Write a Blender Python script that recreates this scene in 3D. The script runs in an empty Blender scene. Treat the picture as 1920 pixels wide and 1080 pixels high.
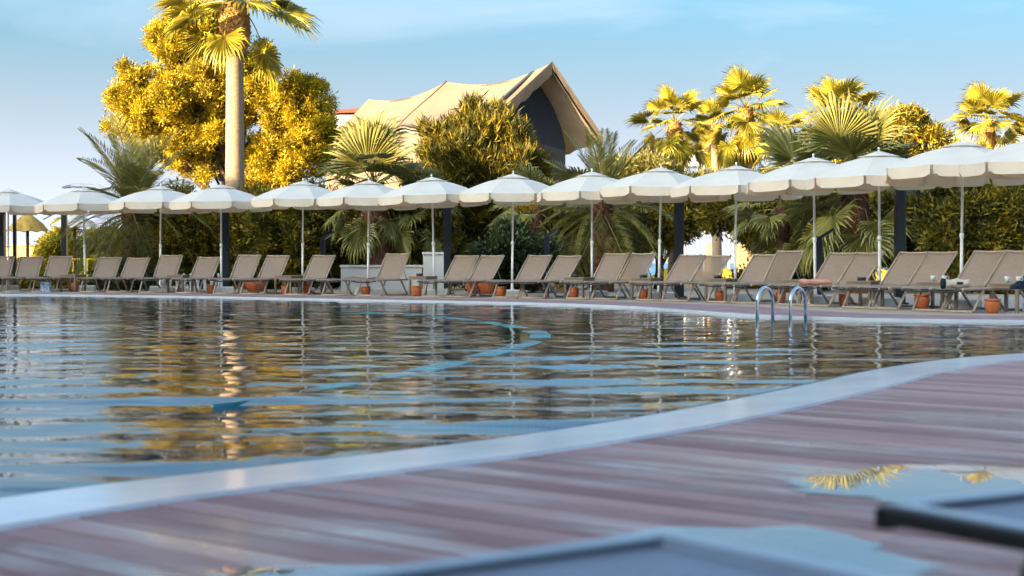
import bpy, bmesh, math, random
import numpy as np
from mathutils import Vector, Matrix
from mathutils.geometry import tessellate_polygon
R = math.radians
random.seed(7); RNG = np.random.default_rng(11)
scene = bpy.context.scene
COL = scene.collection

# ------------------------------------------------------------------ camera
F = 3000.0; PITCH = math.atan(48/F); CAMZ = 0.75
cam = bpy.data.cameras.new('camera'); camo = bpy.data.objects.new('camera', cam); COL.objects.link(camo)
camo.location = (0, 0, CAMZ); camo.rotation_euler = (R(90)-PITCH, 0, 0)
cam.sensor_width = 36; cam.lens = F*36/1920; cam.clip_start = 0.1; cam.clip_end = 6000
cam.dof.use_dof = True; cam.dof.focus_distance = 33; cam.dof.aperture_fstop = 3.2
scene.camera = camo

# ------------------------------------------------------------------ sky, sun, exposure
SUN_AZ = R(52)      # sun stands behind the camera, this far round to the left
SUN_EL = R(14)
w = bpy.data.worlds.new('World'); scene.world = w; w.use_nodes = True
nt = w.node_tree; N = nt.nodes; Lk = nt.links; N.clear()
out = N.new('ShaderNodeOutputWorld'); bg = N.new('ShaderNodeBackground')
sky = N.new('ShaderNodeTexSky'); sky.sky_type = 'NISHITA'; sky.sun_disc = False
sunv = Vector((-math.sin(SUN_AZ)*math.cos(SUN_EL), -math.cos(SUN_AZ)*math.cos(SUN_EL), math.sin(SUN_EL)))
sky.sun_elevation = SUN_EL; sky.sun_rotation = math.atan2(sunv.x, sunv.y)
sky.altitude = 0; sky.dust_density = 10.0; sky.air_density = 0.8; sky.ozone_density = 2.2
tc = N.new('ShaderNodeTexCoord')
mp = N.new('ShaderNodeMapping'); mp.inputs['Scale'].default_value = (1.3, 1.3, 5.5); mp.inputs['Location'].default_value = (0.35, 0.2, 0.1)
n1 = N.new('ShaderNodeTexNoise'); n1.inputs['Scale'].default_value = 3.4; n1.inputs['Detail'].default_value = 5; n1.inputs['Roughness'].default_value = .5
n1.inputs['Distortion'].default_value = .6
cr = N.new('ShaderNodeValToRGB'); cr.color_ramp.elements[0].position = .44; cr.color_ramp.elements[1].position = .76
cr.color_ramp.elements[0].color = (0, 0, 0, 1); cr.color_ramp.elements[1].color = (.45, .45, .45, 1)
sep = N.new('ShaderNodeSeparateXYZ')
hz = N.new('ShaderNodeMapRange'); hz.inputs['From Min'].default_value = 0.0; hz.inputs['From Max'].default_value = .17
hz.inputs['To Min'].default_value = .95; hz.inputs['To Max'].default_value = 0.0; hz.interpolation_type = 'SMOOTHSTEP'
mx0 = N.new('ShaderNodeMath'); mx0.operation = 'MAXIMUM'
mixc = N.new('ShaderNodeMix'); mixc.data_type = 'RGBA'
mixc.inputs['B'].default_value = (1.75, 1.92, 2.25, 1)
tint = N.new('ShaderNodeMix'); tint.data_type = 'RGBA'; tint.blend_type = 'ADD'; tint.inputs['Factor'].default_value = 1
ramp = N.new('ShaderNodeValToRGB')      # clear blue of the upper air, paler low down
ramp.color_ramp.elements[0].position = 0; ramp.color_ramp.elements[0].color = (.50, .62, .80, 1)
ramp.color_ramp.elements[1].position = 1; ramp.color_ramp.elements[1].color = (.08, .20, .34, 1)
_e = ramp.color_ramp.elements.new(.16); _e.color = (.0, .38, .53, 1)
gain = N.new('ShaderNodeMix'); gain.data_type = 'RGBA'; gain.blend_type = 'MULTIPLY'; gain.inputs['Factor'].default_value = 1; gain.inputs['B'].default_value = (.72, .72, .74, 1)
Lk.new(ramp.outputs[0], gain.inputs['A']); Lk.new(gain.outputs['Result'], tint.inputs['B'])
Lk.new(tc.outputs['Generated'], mp.inputs['Vector']); Lk.new(mp.outputs[0], n1.inputs['Vector'])
Lk.new(n1.outputs['Fac'], cr.inputs[0]); Lk.new(tc.outputs['Generated'], sep.inputs[0]); Lk.new(sep.outputs['Z'], hz.inputs['Value']); Lk.new(sep.outputs['Z'], ramp.inputs[0])
Lk.new(cr.outputs[0], mx0.inputs[0]); Lk.new(hz.outputs[0], mx0.inputs[1])
cool = N.new('ShaderNodeMix'); cool.data_type = 'RGBA'; cool.blend_type = 'MULTIPLY'; cool.inputs['Factor'].default_value = 1; cool.inputs['B'].default_value = (.84, .97, .99, 1)
Lk.new(sky.outputs[0], cool.inputs['A']); Lk.new(cool.outputs['Result'], tint.inputs['A']); Lk.new(tint.outputs['Result'], mixc.inputs['A']); Lk.new(mx0.outputs[0], mixc.inputs['Factor'])
Lk.new(mixc.outputs['Result'], bg.inputs[0]); bg.inputs[1].default_value = 0.075
Lk.new(bg.outputs[0], out.inputs[0])
sl = bpy.data.lights.new('sun', 'SUN'); so = bpy.data.objects.new('sun', sl); COL.objects.link(so)
sl.energy = 2.9; sl.angle = R(.5); sl.color = (1.0, .76, .44)
so.rotation_euler = sunv.to_track_quat('Z', 'Y').to_euler()
scene.view_settings.view_transform = 'Standard'; scene.view_settings.look = 'None'
scene.view_settings.gamma = 1; scene.view_settings.use_curve_mapping = False
scene.view_settings.exposure = 2.95
scene.render.engine = 'CYCLES'
scene.cycles.max_bounces = 8; scene.cycles.transparent_max_bounces = 12
scene.cycles.caustics_reflective = False; scene.cycles.caustics_refractive = False

# ------------------------------------------------------------------ helpers
def at(px, py, Y):
    a = (px-960)/F; b = (540-py)/F
    d = Vector((a, math.cos(PITCH)+b*math.sin(PITCH), -math.sin(PITCH)+b*math.cos(PITCH)))
    return Vector((0, 0, CAMZ)) + d*(Y/d.y)
def gx(px, Y): return (px-960)/F*Y
def gz(py, Y): return at(960, py, Y).z

class MB:
    def __init__(s): s.v = []; s.f = []; s.sm = []
    def add(s, vs, fs, smooth=False):
        o = len(s.v); s.v += [tuple(x) for x in vs]; s.f += [tuple(i+o for i in f) for f in fs]; s.sm += [smooth]*len(fs); return s
    def box(s, c, d, rot=None):
        x, y, z = [q/2 for q in d]; c = Vector(c)
        vs = [Vector((sx*x, sy*y, sz*z)) for sz in (-1, 1) for sx, sy in ((-1, -1), (1, -1), (1, 1), (-1, 1))]
        if rot is not None: vs = [rot @ q for q in vs]
        return s.add([q+c for q in vs], [(3, 2, 1, 0), (4, 5, 6, 7), (0, 1, 5, 4), (1, 2, 6, 5), (2, 3, 7, 6), (3, 0, 4, 7)])
    def bbox(s, c, d, b=.01):       # box with chamfered upright and top edges
        x, y, z = [q/2 for q in d]; rings = []
        for zz, k in ((-z, 0), (z-b, 0), (z, b)):
            X, Y_ = x-k, y-k
            rings.append([(X-b, -Y_), (X, -Y_+b), (X, Y_-b), (X-b, Y_), (-X+b, Y_), (-X, Y_-b), (-X, -Y_+b), (-X+b, -Y_)])
        vs = [(c[0]+p[0], c[1]+p[1], c[2]+zz) for r, zz in zip(rings, (-z, z-b, z)) for p in r]
        fs = [(k*8+i, k*8+(i+1) % 8, (k+1)*8+(i+1) % 8, (k+1)*8+i) for k in range(2) for i in range(8)]
        fs += [tuple(range(16, 24)), tuple(range(7, -1, -1))]
        return s.add(vs, fs)
    def tube(s, pts, r, n=8, cap=True, smooth=True):
        pts = [Vector(p) for p in pts]; m = len(pts)
        rs = r if isinstance(r, (list, tuple)) else [r]*m
        prev = None; vs = []
        for i, p in enumerate(pts):
            t = (pts[min(i+1, m-1)] - pts[max(i-1, 0)]).normalized()
            if prev is None:
                a = Vector((0, 0, 1)) if abs(t.z) < .9 else Vector((1, 0, 0)); u = t.cross(a).normalized()
            else: u = (prev - t*prev.dot(t)).normalized()
            prev = u; v = t.cross(u)
            for k in range(n):
                A = 2*math.pi*(k+.5)/n; vs.append(p + (u*math.cos(A)+v*math.sin(A))*rs[i])
        fs = [(i*n+k, i*n+(k+1) % n, (i+1)*n+(k+1) % n, (i+1)*n+k) for i in range(m-1) for k in range(n)]
        s.add(vs, fs, smooth)
        if cap:
            o = len(s.v)-m*n
            s.f += [tuple(o+k for k in range(n-1, -1, -1)), tuple(o+(m-1)*n+k for k in range(n))]; s.sm += [False]*2
        return s
    def lathe(s, prof, n=20, c=(0, 0, 0), smooth=True):
        vs = [(c[0]+r*math.cos(2*math.pi*k/n), c[1]+r*math.sin(2*math.pi*k/n), c[2]+z) for r, z in prof for k in range(n)]
        fs = [(i*n+k, i*n+(k+1) % n, (i+1)*n+(k+1) % n, (i+1)*n+k) for i in range(len(prof)-1) for k in range(n)]
        return s.add(vs, fs, smooth)
    def quad(s, a, b, c, d): return s.add([a, b, c, d], [(0, 1, 2, 3)])
    def mesh(s, name):
        me = bpy.data.meshes.new(name); me.from_pydata(s.v, [], s.f)
        me.polygons.foreach_set('use_smooth', s.sm); me.update(); return me
    def build(s, name, mat, parent=None, **kw):
        return link(name, s.mesh(name), mat, parent, **kw)
def link(name, me, mat, parent=None, **kw):
    if mat is not None and not me.materials: me.materials.append(mat)
    o = bpy.data.objects.new(name, me); COL.objects.link(o)
    if parent is not None: o.parent = parent
    tag(o, **kw); return o
def tag(o, label=None, cat=None, group=None, kind=None):
    if label: o['label'] = label
    if cat: o['category'] = cat
    if group: o['group'] = group
    if kind: o['kind'] = kind
    return o
def empty(name, loc, rz=0, label=None, cat=None, group=None):
    o = bpy.data.objects.new(name, None); COL.objects.link(o); o.location = loc; o.rotation_euler = (0, 0, rz)
    o.empty_display_size = .2
    return tag(o, label, cat, group)
def copy_tree(o, kids, parent=None):
    c = o.copy(); COL.objects.link(c); c.parent = parent
    for ch in kids.get(o.name, []): copy_tree(ch, kids, c)
    return c
def kidmap(o):
    m = {}
    def rec(q):
        m[q.name] = list(q.children)
        for c in q.children: rec(c)
    rec(o); return m
def np_mesh(name, verts, tris_or_quads, smooth=False):
    me = bpy.data.meshes.new(name); v = np.asarray(verts, np.float32); f = np.asarray(tris_or_quads, np.int32)
    k = f.shape[1]; nf = len(f)
    me.vertices.add(len(v)); me.vertices.foreach_set('co', v.ravel())
    me.loops.add(nf*k); me.loops.foreach_set('vertex_index', f.ravel())
    me.polygons.add(nf); me.polygons.foreach_set('loop_start', np.arange(0, nf*k, k, dtype=np.int32))
    me.polygons.foreach_set('loop_total', np.full(nf, k, np.int32))
    me.polygons.foreach_set('use_smooth', np.full(nf, smooth)); me.update(calc_edges=True); me.validate(); return me

# ------------------------------------------------------------------ materials
def mat(name, col, rough=.6, spec=.5, metal=0, var=.12, vscale=6, bump=0, bscale=30, trans=0, tcol=None, coords='Object', stretch=None, col2=None, see=0, coat=0):
    m = bpy.data.materials.new(name); m.use_nodes = True; t = m.node_tree; P = t.nodes['Principled BSDF']; O = t.nodes['Material Output']
    P.inputs['Roughness'].default_value = rough; P.inputs['Metallic'].default_value = metal; P.inputs['Specular IOR Level'].default_value = spec
    P.inputs['Coat Weight'].default_value = coat
    c = t.nodes.new('ShaderNodeTexCoord'); mpn = t.nodes.new('ShaderNodeMapping')
    if stretch: mpn.inputs['Scale'].default_value = stretch
    t.links.new(c.outputs[coords], mpn.inputs[0])
    nz = t.nodes.new('ShaderNodeTexNoise'); nz.inputs['Scale'].default_value = vscale; nz.inputs['Detail'].default_value = 6
    t.links.new(mpn.outputs[0], nz.inputs['Vector'])
    r = t.nodes.new('ShaderNodeValToRGB'); r.color_ramp.elements[0].position = .3; r.color_ramp.elements[1].position = .7
    a = [x*(1-var) for x in col]; b = [min(1, x*(1+var)) for x in col] if col2 is None else col2
    r.color_ramp.elements[0].color = (*a, 1); r.color_ramp.elements[1].color = (*b, 1)
    t.links.new(nz.outputs['Fac'], r.inputs[0]); t.links.new(r.outputs[0], P.inputs['Base Color'])
    if bump:
        n2 = t.nodes.new('ShaderNodeTexNoise'); n2.inputs['Scale'].default_value = bscale; n2.inputs['Detail'].default_value = 5
        t.links.new(mpn.outputs[0], n2.inputs['Vector'])
        bp = t.nodes.new('ShaderNodeBump'); bp.inputs['Strength'].default_value = bump; bp.inputs['Distance'].default_value = .02
        t.links.new(n2.outputs['Fac'], bp.inputs['Height']); t.links.new(bp.outputs[0], P.inputs['Normal'])
    last = P.outputs[0]
    if trans:
        tr = t.nodes.new('ShaderNodeBsdfTranslucent'); tr.inputs[0].default_value = (*(tcol or col), 1)
        ms = t.nodes.new('ShaderNodeMixShader'); ms.inputs[0].default_value = trans
        t.links.new(last, ms.inputs[1]); t.links.new(tr.outputs[0], ms.inputs[2]); last = ms.outputs[0]
    if see:
        tr = t.nodes.new('ShaderNodeBsdfTransparent')
        ms = t.nodes.new('ShaderNodeMixShader'); ms.inputs[0].default_value = see
        t.links.new(last, ms.inputs[1]); t.links.new(tr.outputs[0], ms.inputs[2]); last = ms.outputs[0]
    t.links.new(last, O.inputs[0]); return m
def leafmat(name, c1, c2, c3, trans=.3, rough=.5):
    m = bpy.data.materials.new(name); m.use_nodes = True; t = m.node_tree; P = t.nodes['Principled BSDF']; O = t.nodes['Material Output']
    P.inputs['Roughness'].default_value = rough; P.inputs['Specular IOR Level'].default_value = .35
    g = t.nodes.new('ShaderNodeNewGeometry'); c = t.nodes.new('ShaderNodeTexCoord'); oi = t.nodes.new('ShaderNodeObjectInfo')
    nz = t.nodes.new('ShaderNodeTexNoise'); nz.inputs['Scale'].default_value = 1.6; nz.inputs['Detail'].default_value = 4
    t.links.new(c.outputs['Object'], nz.inputs['Vector'])
    ad = t.nodes.new('ShaderNodeMath'); ad.operation = 'MULTIPLY_ADD'; ad.inputs[1].default_value = .45
    t.links.new(g.outputs['Random Per Island'], ad.inputs[0]); t.links.new(nz.outputs['Fac'], ad.inputs[2])
    a2 = t.nodes.new('ShaderNodeMath'); a2.operation = 'MULTIPLY_ADD'; a2.inputs[1].default_value = .22
    t.links.new(oi.outputs['Random'], a2.inputs[0]); t.links.new(ad.outputs[0], a2.inputs[2])
    r = t.nodes.new('ShaderNodeValToRGB'); r.color_ramp.elements[0].position = .45; r.color_ramp.elements[1].position = 1.05
    e = r.color_ramp.elements.new(.75)
    r.color_ramp.elements[0].color = (*c1, 1); e.color = (*c2, 1); r.color_ramp.elements[2].color = (*c3, 1)
    t.links.new(a2.outputs[0], r.inputs[0]); t.links.new(r.outputs[0], P.inputs['Base Color'])
    tr = t.nodes.new('ShaderNodeBsdfTranslucent'); t.links.new(r.outputs[0], tr.inputs[0])
    ms = t.nodes.new('ShaderNodeMixShader'); ms.inputs[0].default_value = trans
    t.links.new(P.outputs[0], ms.inputs[1]); t.links.new(tr.outputs[0], ms.inputs[2]); t.links.new(ms.outputs[0], O.inputs[0])
    return m

M = {}
M['paving'] = mat('beige_paving', (.50, .40, .31), .5, .4, 0, .18, 3, .25, 25)
M['soil'] = mat('garden_soil', (.16, .11, .06), .9, .2, 0, .35, 2, .8, 12)
M['sand'] = mat('beach_sand', (.42, .33, .19), .9, .2, 0, .15, .6, .4, 6)
M['coping'] = mat('pale_wet_coping_stone', (.82, .85, .90), .16, .5, 0, .13, 1.3, .10, 9)
M['edge'] = mat('white_pool_edge_tile', (.72, .74, .78), .2, .5, 0, .06, 4, .05, 20)
M['slot'] = mat('dark_overflow_slot', (.05, .09, .16), .4)
M['pool_tile'] = mat('dark_pool_tile', (.06, .15, .25), .3, .5, 0, .3, 9)
M['teal'] = mat('teal_pool_tile', (.0, .30, .36), .25, .5, 0, .25, 6)
M['farwood'] = mat('mauve_wet_decking', (.33, .20, .21), .5, .3, 0, .25, 2.2, .2, 30)
M['white_metal'] = mat('white_painted_pole', (.78, .76, .72), .35, .5, 0, .05, 8)
M['chrome'] = mat('polished_steel_rail', (.72, .74, .77), .12, .5, 1, .05, 12)
M['dark_post'] = mat('dark_painted_steel', (.012, .018, .026), .35, .5, 0, .3, 5)
M['frame'] = mat('taupe_aluminium_frame', (.44, .345, .26), .38, .5, 0, .10, 10)
M['sling'] = mat('taupe_mesh_sling', (.33, .25, .205), .6, .35, 0, .07, 14, .25, 260, trans=.12, tcol=(.4, .28, .2))
M['sling_thin'] = mat('thin_taupe_mesh_sling', (.34, .26, .215), .6, .35, 0, .07, 14, .25, 260, trans=.2, tcol=(.45, .32, .22), see=.28)
M['black'] = mat('black_plastic', (.02, .02, .022), .5)
M['canopy'] = mat('off_white_canopy_fabric', (.86, .82, .765), .75, .25, 0, .05, 2.4, .12, 14, trans=.28, tcol=(.85, .68, .46))
M['valance'] = mat('cream_valance_fabric', (.86, .74, .60), .75, .25, 0, .07, 3, .1, 20, trans=.25, tcol=(.85, .62, .36))
M['concrete'] = mat('pale_concrete_block', (.70, .68, .66), .8, .3, 0, .15, 8, .4, 40)
M['terra'] = mat('terracotta', (.50, .13, .04), .6, .4, 0, .2, 9, .15, 30)
M['table'] = mat('brown_resin_table', (.24, .17, .12), .5, .4, 0, .15, 9, .1, 40)
M['pink'] = mat('pink_towelling', (.70, .36, .29), .95, .1, 0, .12, 12, .8, 160)
M['cream'] = mat('cream_towelling', (.66, .60, .48), .95, .1, 0, .08, 12, .8, 160)
M['navy'] = mat('dark_navy_cloth', (.02, .03, .05), .9, .1, 0, .3, 12, .6, 90)
M['blue'] = mat('blue_white_patterned_bag', (.03, .12, .35), .8, .2, 0, .3, 22, col2=(.6, .7, .8))
M['cupw'] = mat('white_ceramic', (.75, .75, .73), .25)
M['plaster'] = mat('white_plaster_wall', (.58, .56, .54), .85, .2, 0, .10, 1.6, .3, 20)
M['tent'] = mat('weathered_tent_canvas', (.21, .155, .115), .8, .2, 0, .14, .7, .25, 5, trans=.12, tcol=(.6, .5, .36))
M['tentline'] = mat('tent_lining_canvas', (.40, .32, .245), .85, .2, 0, .16, .9, .3, 5)
M['slate'] = mat('dark_slate_gable_panel', (.03, .036, .05), .7, .3, 0, .15, 1.2)
M['brick'] = mat('red_roof_tile', (.30, .09, .05), .8, .2, 0, .25, 3, .3, 9)
M['dome'] = mat('pale_membrane', (.36, .39, .43), .6, .3, 0, .06, 1.2, trans=.3)
M['yellow'] = mat('yellow_barrier_paint', (.95, .58, .0), .5)
M['thatch'] = mat('golden_straw_thatch', (.48, .31, .08), .95, .1, 0, .3, 5, .9, 18, stretch=(1, 1, .3))
M['ochre'] = mat('sun_yellow_canvas', (.72, .46, .06), .8, .2, 0, .12, 3, .1, 12, trans=.25, tcol=(.8, .5, .05))
M['sandwall'] = mat('ochre_rendered_wall', (.55, .38, .18), .9, .2, 0, .14, 1.5, .3, 14)
M['trunk_tall'] = mat('smooth_palm_trunk', (.33, .24, .16), .9, .15, 0, .18, 5, .9, 9, stretch=(1, 1, 4))
M['trunk_rough'] = mat('fibrous_palm_trunk', (.13, .065, .045), .95, .1, 0, .4, 9, 1, 22, col2=(.24, .11, .07))
M['boots'] = mat('orange_leaf_bases', (.44, .19, .05), .9, .1, 0, .35, 9, .8, 26, col2=(.6, .33, .12))
M['bark'] = mat('grey_brown_bark', (.11, .075, .05), .95, .1, 0, .3, 8, .9, 18)
M['petiole'] = mat('olive_leaf_stalk', (.20, .19, .06), .6, .3, 0, .2, 6)
L_sun = leafmat('sunlit_pine_foliage', (.03, .035, .006), (.22, .17, .010), (.66, .49, .02))  # sunlit gold and shaded gaps put into the leaf colours
L_pine = leafmat('shaded_pine_foliage', (.02, .024, .006), (.095, .085, .012), (.44, .32, .025))  # deep shadow and gold highlights put into the leaf colours
L_hedge = leafmat('yellow_green_shrub_foliage', (.12, .11, .012), (.24, .21, .02), (.38, .32, .03))
L_fan = leafmat('shaded_fan_leaf', (.10, .105, .028), (.19, .18, .045), (.30, .27, .07), .22, .42)  # shaded copy of the fan leaf, shade put into its colour
L_fan_sun = leafmat('sunlit_fan_leaf', (.16, .14, .018), (.32, .27, .025), (.48, .38, .03), .3, .42)  # sunlit copy of the fan leaf, warm sun put into its colour
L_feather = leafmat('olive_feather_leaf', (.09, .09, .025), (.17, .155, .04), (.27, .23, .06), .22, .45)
L_dead = leafmat('dry_brown_leaf', (.16, .08, .03), (.28, .15, .05), (.38, .22, .08), .2, .8)
L_dark = leafmat('dark_glossy_bush_leaf', (.02, .035, .012), (.04, .06, .018), (.08, .10, .03), .2, .35)

# water
def water_mat(name, col, bs1, bs2, strength, dist, diff_col, diff_mix=.12):
    m = bpy.data.materials.new(name); m.use_nodes = True; t = m.node_tree; t.nodes.clear()
    O = t.nodes.new('ShaderNodeOutputMaterial'); gl = t.nodes.new('ShaderNodeBsdfGlossy'); gl.inputs['Roughness'].default_value = .015
    gl.inputs['Color'].default_value = (1, 1, 1, 1)
    tr = t.nodes.new('ShaderNodeBsdfTransparent'); tr.inputs[0].default_value = (*col, 1)
    df = t.nodes.new('ShaderNodeBsdfDiffuse'); df.inputs[0].default_value = (*diff_col, 1)
    mf = t.nodes.new('ShaderNodeMixShader'); mf.inputs[0].default_value = diff_mix
    t.links.new(tr.outputs[0], mf.inputs[1]); t.links.new(df.outputs[0], mf.inputs[2])
    fr = t.nodes.new('ShaderNodeFresnel'); fr.inputs['IOR'].default_value = 1.333
    c = t.nodes.new('ShaderNodeTexCoord'); mpn = t.nodes.new('ShaderNodeMapping'); mpn.inputs['Scale'].default_value = (.3, 1, 1)
    t.links.new(c.outputs['Object'], mpn.inputs[0])
    h = None
    for sc, k in ((bs1, 1.0), (bs2, .22)):
        nz = t.nodes.new('ShaderNodeTexNoise'); nz.inputs['Scale'].default_value = sc; nz.inputs['Detail'].default_value = 2
        t.links.new(mpn.outputs[0], nz.inputs['Vector'])
        ml = t.nodes.new('ShaderNodeMath'); ml.operation = 'MULTIPLY_ADD'; ml.inputs[1].default_value = k
        t.links.new(nz.outputs['Fac'], ml.inputs[0])
        if h is not None: t.links.new(h, ml.inputs[2])
        else: ml.inputs[2].default_value = 0
        h = ml.outputs[0]
    bp = t.nodes.new('ShaderNodeBump'); bp.inputs['Strength'].default_value = strength; bp.inputs['Distance'].default_value = dist
    t.links.new(h, bp.inputs['Height'])
    for nn in (gl, fr): t.links.new(bp.outputs[0], nn.inputs['Normal'])
    ms = t.nodes.new('ShaderNodeMixShader'); t.links.new(fr.outputs[0], ms.inputs[0]); t.links.new(mf.outputs[0], ms.inputs[1]); t.links.new(gl.outputs[0], ms.inputs[2])
    t.links.new(ms.outputs[0], O.inputs[0]); return m
M['water'] = water_mat('rippled_pool_water', (.55, .72, .78), 2.2, 5.5, 1.0, .020, (.03, .05, .075), .06)
M['puddle'] = water_mat('thin_puddle_water', (.92, .92, .93), 1.2, 5, .12, .003, (.42, .43, .46), .4)  # pale diffuse share stands in for sky reflected in the puddle
M['sea'] = mat('sea_water', (.05, .20, .38), .25, .5, 0, .1, .05, .3, .4)

_t = M['puddle'].node_tree; _o = [q for q in _t.nodes if q.type == 'OUTPUT_MATERIAL'][0]; _last = _o.inputs[0].links[0].from_socket
_a = _t.nodes.new('ShaderNodeAttribute'); _a.attribute_name = 'depth'; _g = _t.nodes.new('ShaderNodeNewGeometry')
_vr = _t.nodes.new('ShaderNodeVectorRotate'); _vr.rotation_type = 'Z_AXIS'; _vr.inputs['Angle'].default_value = -math.atan2(.656, -.755)
_mp = _t.nodes.new('ShaderNodeMapping'); _mp.inputs['Scale'].default_value = (.7, 2.4, 1); _n = _t.nodes.new('ShaderNodeTexNoise'); _n.inputs['Scale'].default_value = 3.2; _n.inputs['Detail'].default_value = 5
_t.links.new(_g.outputs['Position'], _vr.inputs['Vector']); _t.links.new(_vr.outputs[0], _mp.inputs[0]); _t.links.new(_mp.outputs[0], _n.inputs['Vector'])
_m = _t.nodes.new('ShaderNodeMath'); _m.operation = 'MULTIPLY_ADD'; _m.inputs[1].default_value = 1.0; _t.links.new(_a.outputs['Fac'], _m.inputs[0]); _t.links.new(_n.outputs['Fac'], _m.inputs[2])
_r = _t.nodes.new('ShaderNodeMapRange'); _r.inputs['From Min'].default_value = .62; _r.inputs['From Max'].default_value = .98; _t.links.new(_m.outputs[0], _r.inputs['Value'])
_tr = _t.nodes.new('ShaderNodeBsdfTransparent'); _ms = _t.nodes.new('ShaderNodeMixShader'); _t.links.new(_r.outputs[0], _ms.inputs[0]); _t.links.new(_tr.outputs[0], _ms.inputs[1]); _t.links.new(_last, _ms.inputs[2]); _t.links.new(_ms.outputs[0], _o.inputs[0])

# near decking boards: wood grain, per board tone, wet patches where water film lies
def deck_mat():
    m = bpy.data.materials.new('wet_mauve_deck_board'); m.use_nodes = True; t = m.node_tree; P = t.nodes['Principled BSDF']
    g = t.nodes.new('ShaderNodeNewGeometry'); oi = t.nodes.new('ShaderNodeObjectInfo')
    vr = t.nodes.new('ShaderNodeVectorRotate'); vr.rotation_type = 'Z_AXIS'; vr.inputs['Angle'].default_value = -math.atan2(.656, -.755)
    t.links.new(g.outputs['Position'], vr.inputs['Vector'])
    def noise(sc, scale, det=5, rough=.55, loc=(0, 0, 0)):
        mm = t.nodes.new('ShaderNodeMapping'); mm.inputs['Scale'].default_value = sc; mm.inputs['Location'].default_value = loc
        t.links.new(vr.outputs[0], mm.inputs[0]); nz = t.nodes.new('ShaderNodeTexNoise'); nz.inputs['Scale'].default_value = scale
        nz.inputs['Detail'].default_value = det; nz.inputs['Roughness'].default_value = rough; t.links.new(mm.outputs[0], nz.inputs['Vector']); return nz.outputs['Fac']
    grain = noise((.6, 9, 9), 9)
    patch = noise((.35, 1.5, 1), 1.7, 4, .5)
    wet = noise((.33, 1.25, 1), 2.3, 5, .62, (3.1, 1.7, 0))
    r = t.nodes.new('ShaderNodeValToRGB'); r.color_ramp.elements[0].position = .2; r.color_ramp.elements[1].position = .95
    r.color_ramp.elements[0].color = (.26, .125, .115, 1); r.color_ramp.elements[1].color = (.62, .375, .33, 1)
    mx = t.nodes.new('ShaderNodeMath'); mx.operation = 'MULTIPLY_ADD'; mx.inputs[1].default_value = .48; t.links.new(oi.outputs['Random'], mx.inputs[0])
    m2 = t.nodes.new('ShaderNodeMath'); m2.operation = 'MULTIPLY'; m2.inputs[1].default_value = .35; t.links.new(grain, m2.inputs[0])
    m3 = t.nodes.new('ShaderNodeMath'); m3.operation = 'MULTIPLY_ADD'; m3.inputs[1].default_value = .24; t.links.new(patch, m3.inputs[0]); t.links.new(m2.outputs[0], m3.inputs[2])
    t.links.new(m3.outputs[0], mx.inputs[2]); t.links.new(mx.outputs[0], r.inputs[0])
    wr = t.nodes.new('ShaderNodeMapRange'); wr.inputs['From Min'].default_value = .47; wr.inputs['From Max'].default_value = .68; t.links.new(wet, wr.inputs['Value'])
    t.links.new(r.outputs[0], P.inputs['Base Color'])
    rr = t.nodes.new('ShaderNodeMapRange'); P.inputs['Specular IOR Level'].default_value = .25; rr.inputs['To Min'].default_value = .7; rr.inputs['To Max'].default_value = .2
    t.links.new(wr.outputs[0], rr.inputs['Value']); t.links.new(rr.outputs[0], P.inputs['Roughness'])
    cw = t.nodes.new('ShaderNodeMath'); cw.operation = 'MULTIPLY'; cw.inputs[1].default_value = .7; t.links.new(wr.outputs[0], cw.inputs[0])
    t.links.new(cw.outputs[0], P.inputs['Coat Weight']); P.inputs['Coat Roughness'].default_value = .14; P.inputs['Coat IOR'].default_value = 1.33
    bp = t.nodes.new('ShaderNodeBump'); bp.inputs['Distance'].default_value = .004
    inv = t.nodes.new('ShaderNodeMapRange'); inv.inputs['To Min'].default_value = .6; inv.inputs['To Max'].default_value = .04
    t.links.new(wr.outputs[0], inv.inputs['Value']); t.links.new(inv.outputs[0], bp.inputs['Strength']); t.links.new(grain, bp.inputs['Height'])
    t.links.new(bp.outputs[0], P.inputs['Normal'])
    return m
M['deck'] = deck_mat()

# ------------------------------------------------------------------ pool outline
near = [(-9.5, -6.5), (-6.2, -2.2), (-4.2, 1.2), (-2.75, 3.4), (-1.64, 5.11), (-1.18, 5.63), (-.67, 6.15), (-.26, 6.6), (.19, 7.16), (.87, 8.18), (1.82, 9.87), (2.41, 11.0),
        (3.26, 12.3), (4.21, 13.2), (5.4, 13.9), (7.5, 14.6), (10.5, 14.9)]
far = [(12.0, 19.9), (9.0, 20.0), (6.5, 20.3), (4.9, 20.9), (3.5, 22.2), (2.75, 24.2), (2.1, 26.6), (1.2, 28.2), (0, 29.6), (-1.7, 30.9), (-3.4, 32.0), (-5.45, 33.8), (-8.4, 35.8), (-11.9, 37.2), (-16.5, 38.6), (-22, 39)]
def catmull(P, n=6):
    P = [Vector((*p, 0)) for p in P]; o = []
    for i in range(len(P)-1):
        a, b, c, d = P[max(i-1, 0)], P[i], P[i+1], P[min(i+2, len(P)-1)]
        for k in range(n):
            t = k/n; o.append(.5*((2*b)+(c-a)*t+(2*a-5*b+4*c-d)*t*t+(3*b-a-3*c+d)*t**3))
    o.append(P[-1]); return o
def smooth(P, it=6):
    for _ in range(it):
        P = [P[0]]+[(P[i-1]+P[i]*2+P[i+1])/4 for i in range(1, len(P)-1)]+[P[-1]]
    return P
nearC = smooth(catmull(near)); farC = smooth(catmull(far), 10)
def offset(C, d):       # d > 0 to the right of travel = away from the pool on both curves as listed
    o = []
    for i, p in enumerate(C):
        t = (C[min(i+1, len(C)-1)]-C[max(i-1, 0)]).normalized(); o.append(p+Vector((t.y, -t.x, 0))*d)
    return o
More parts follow.
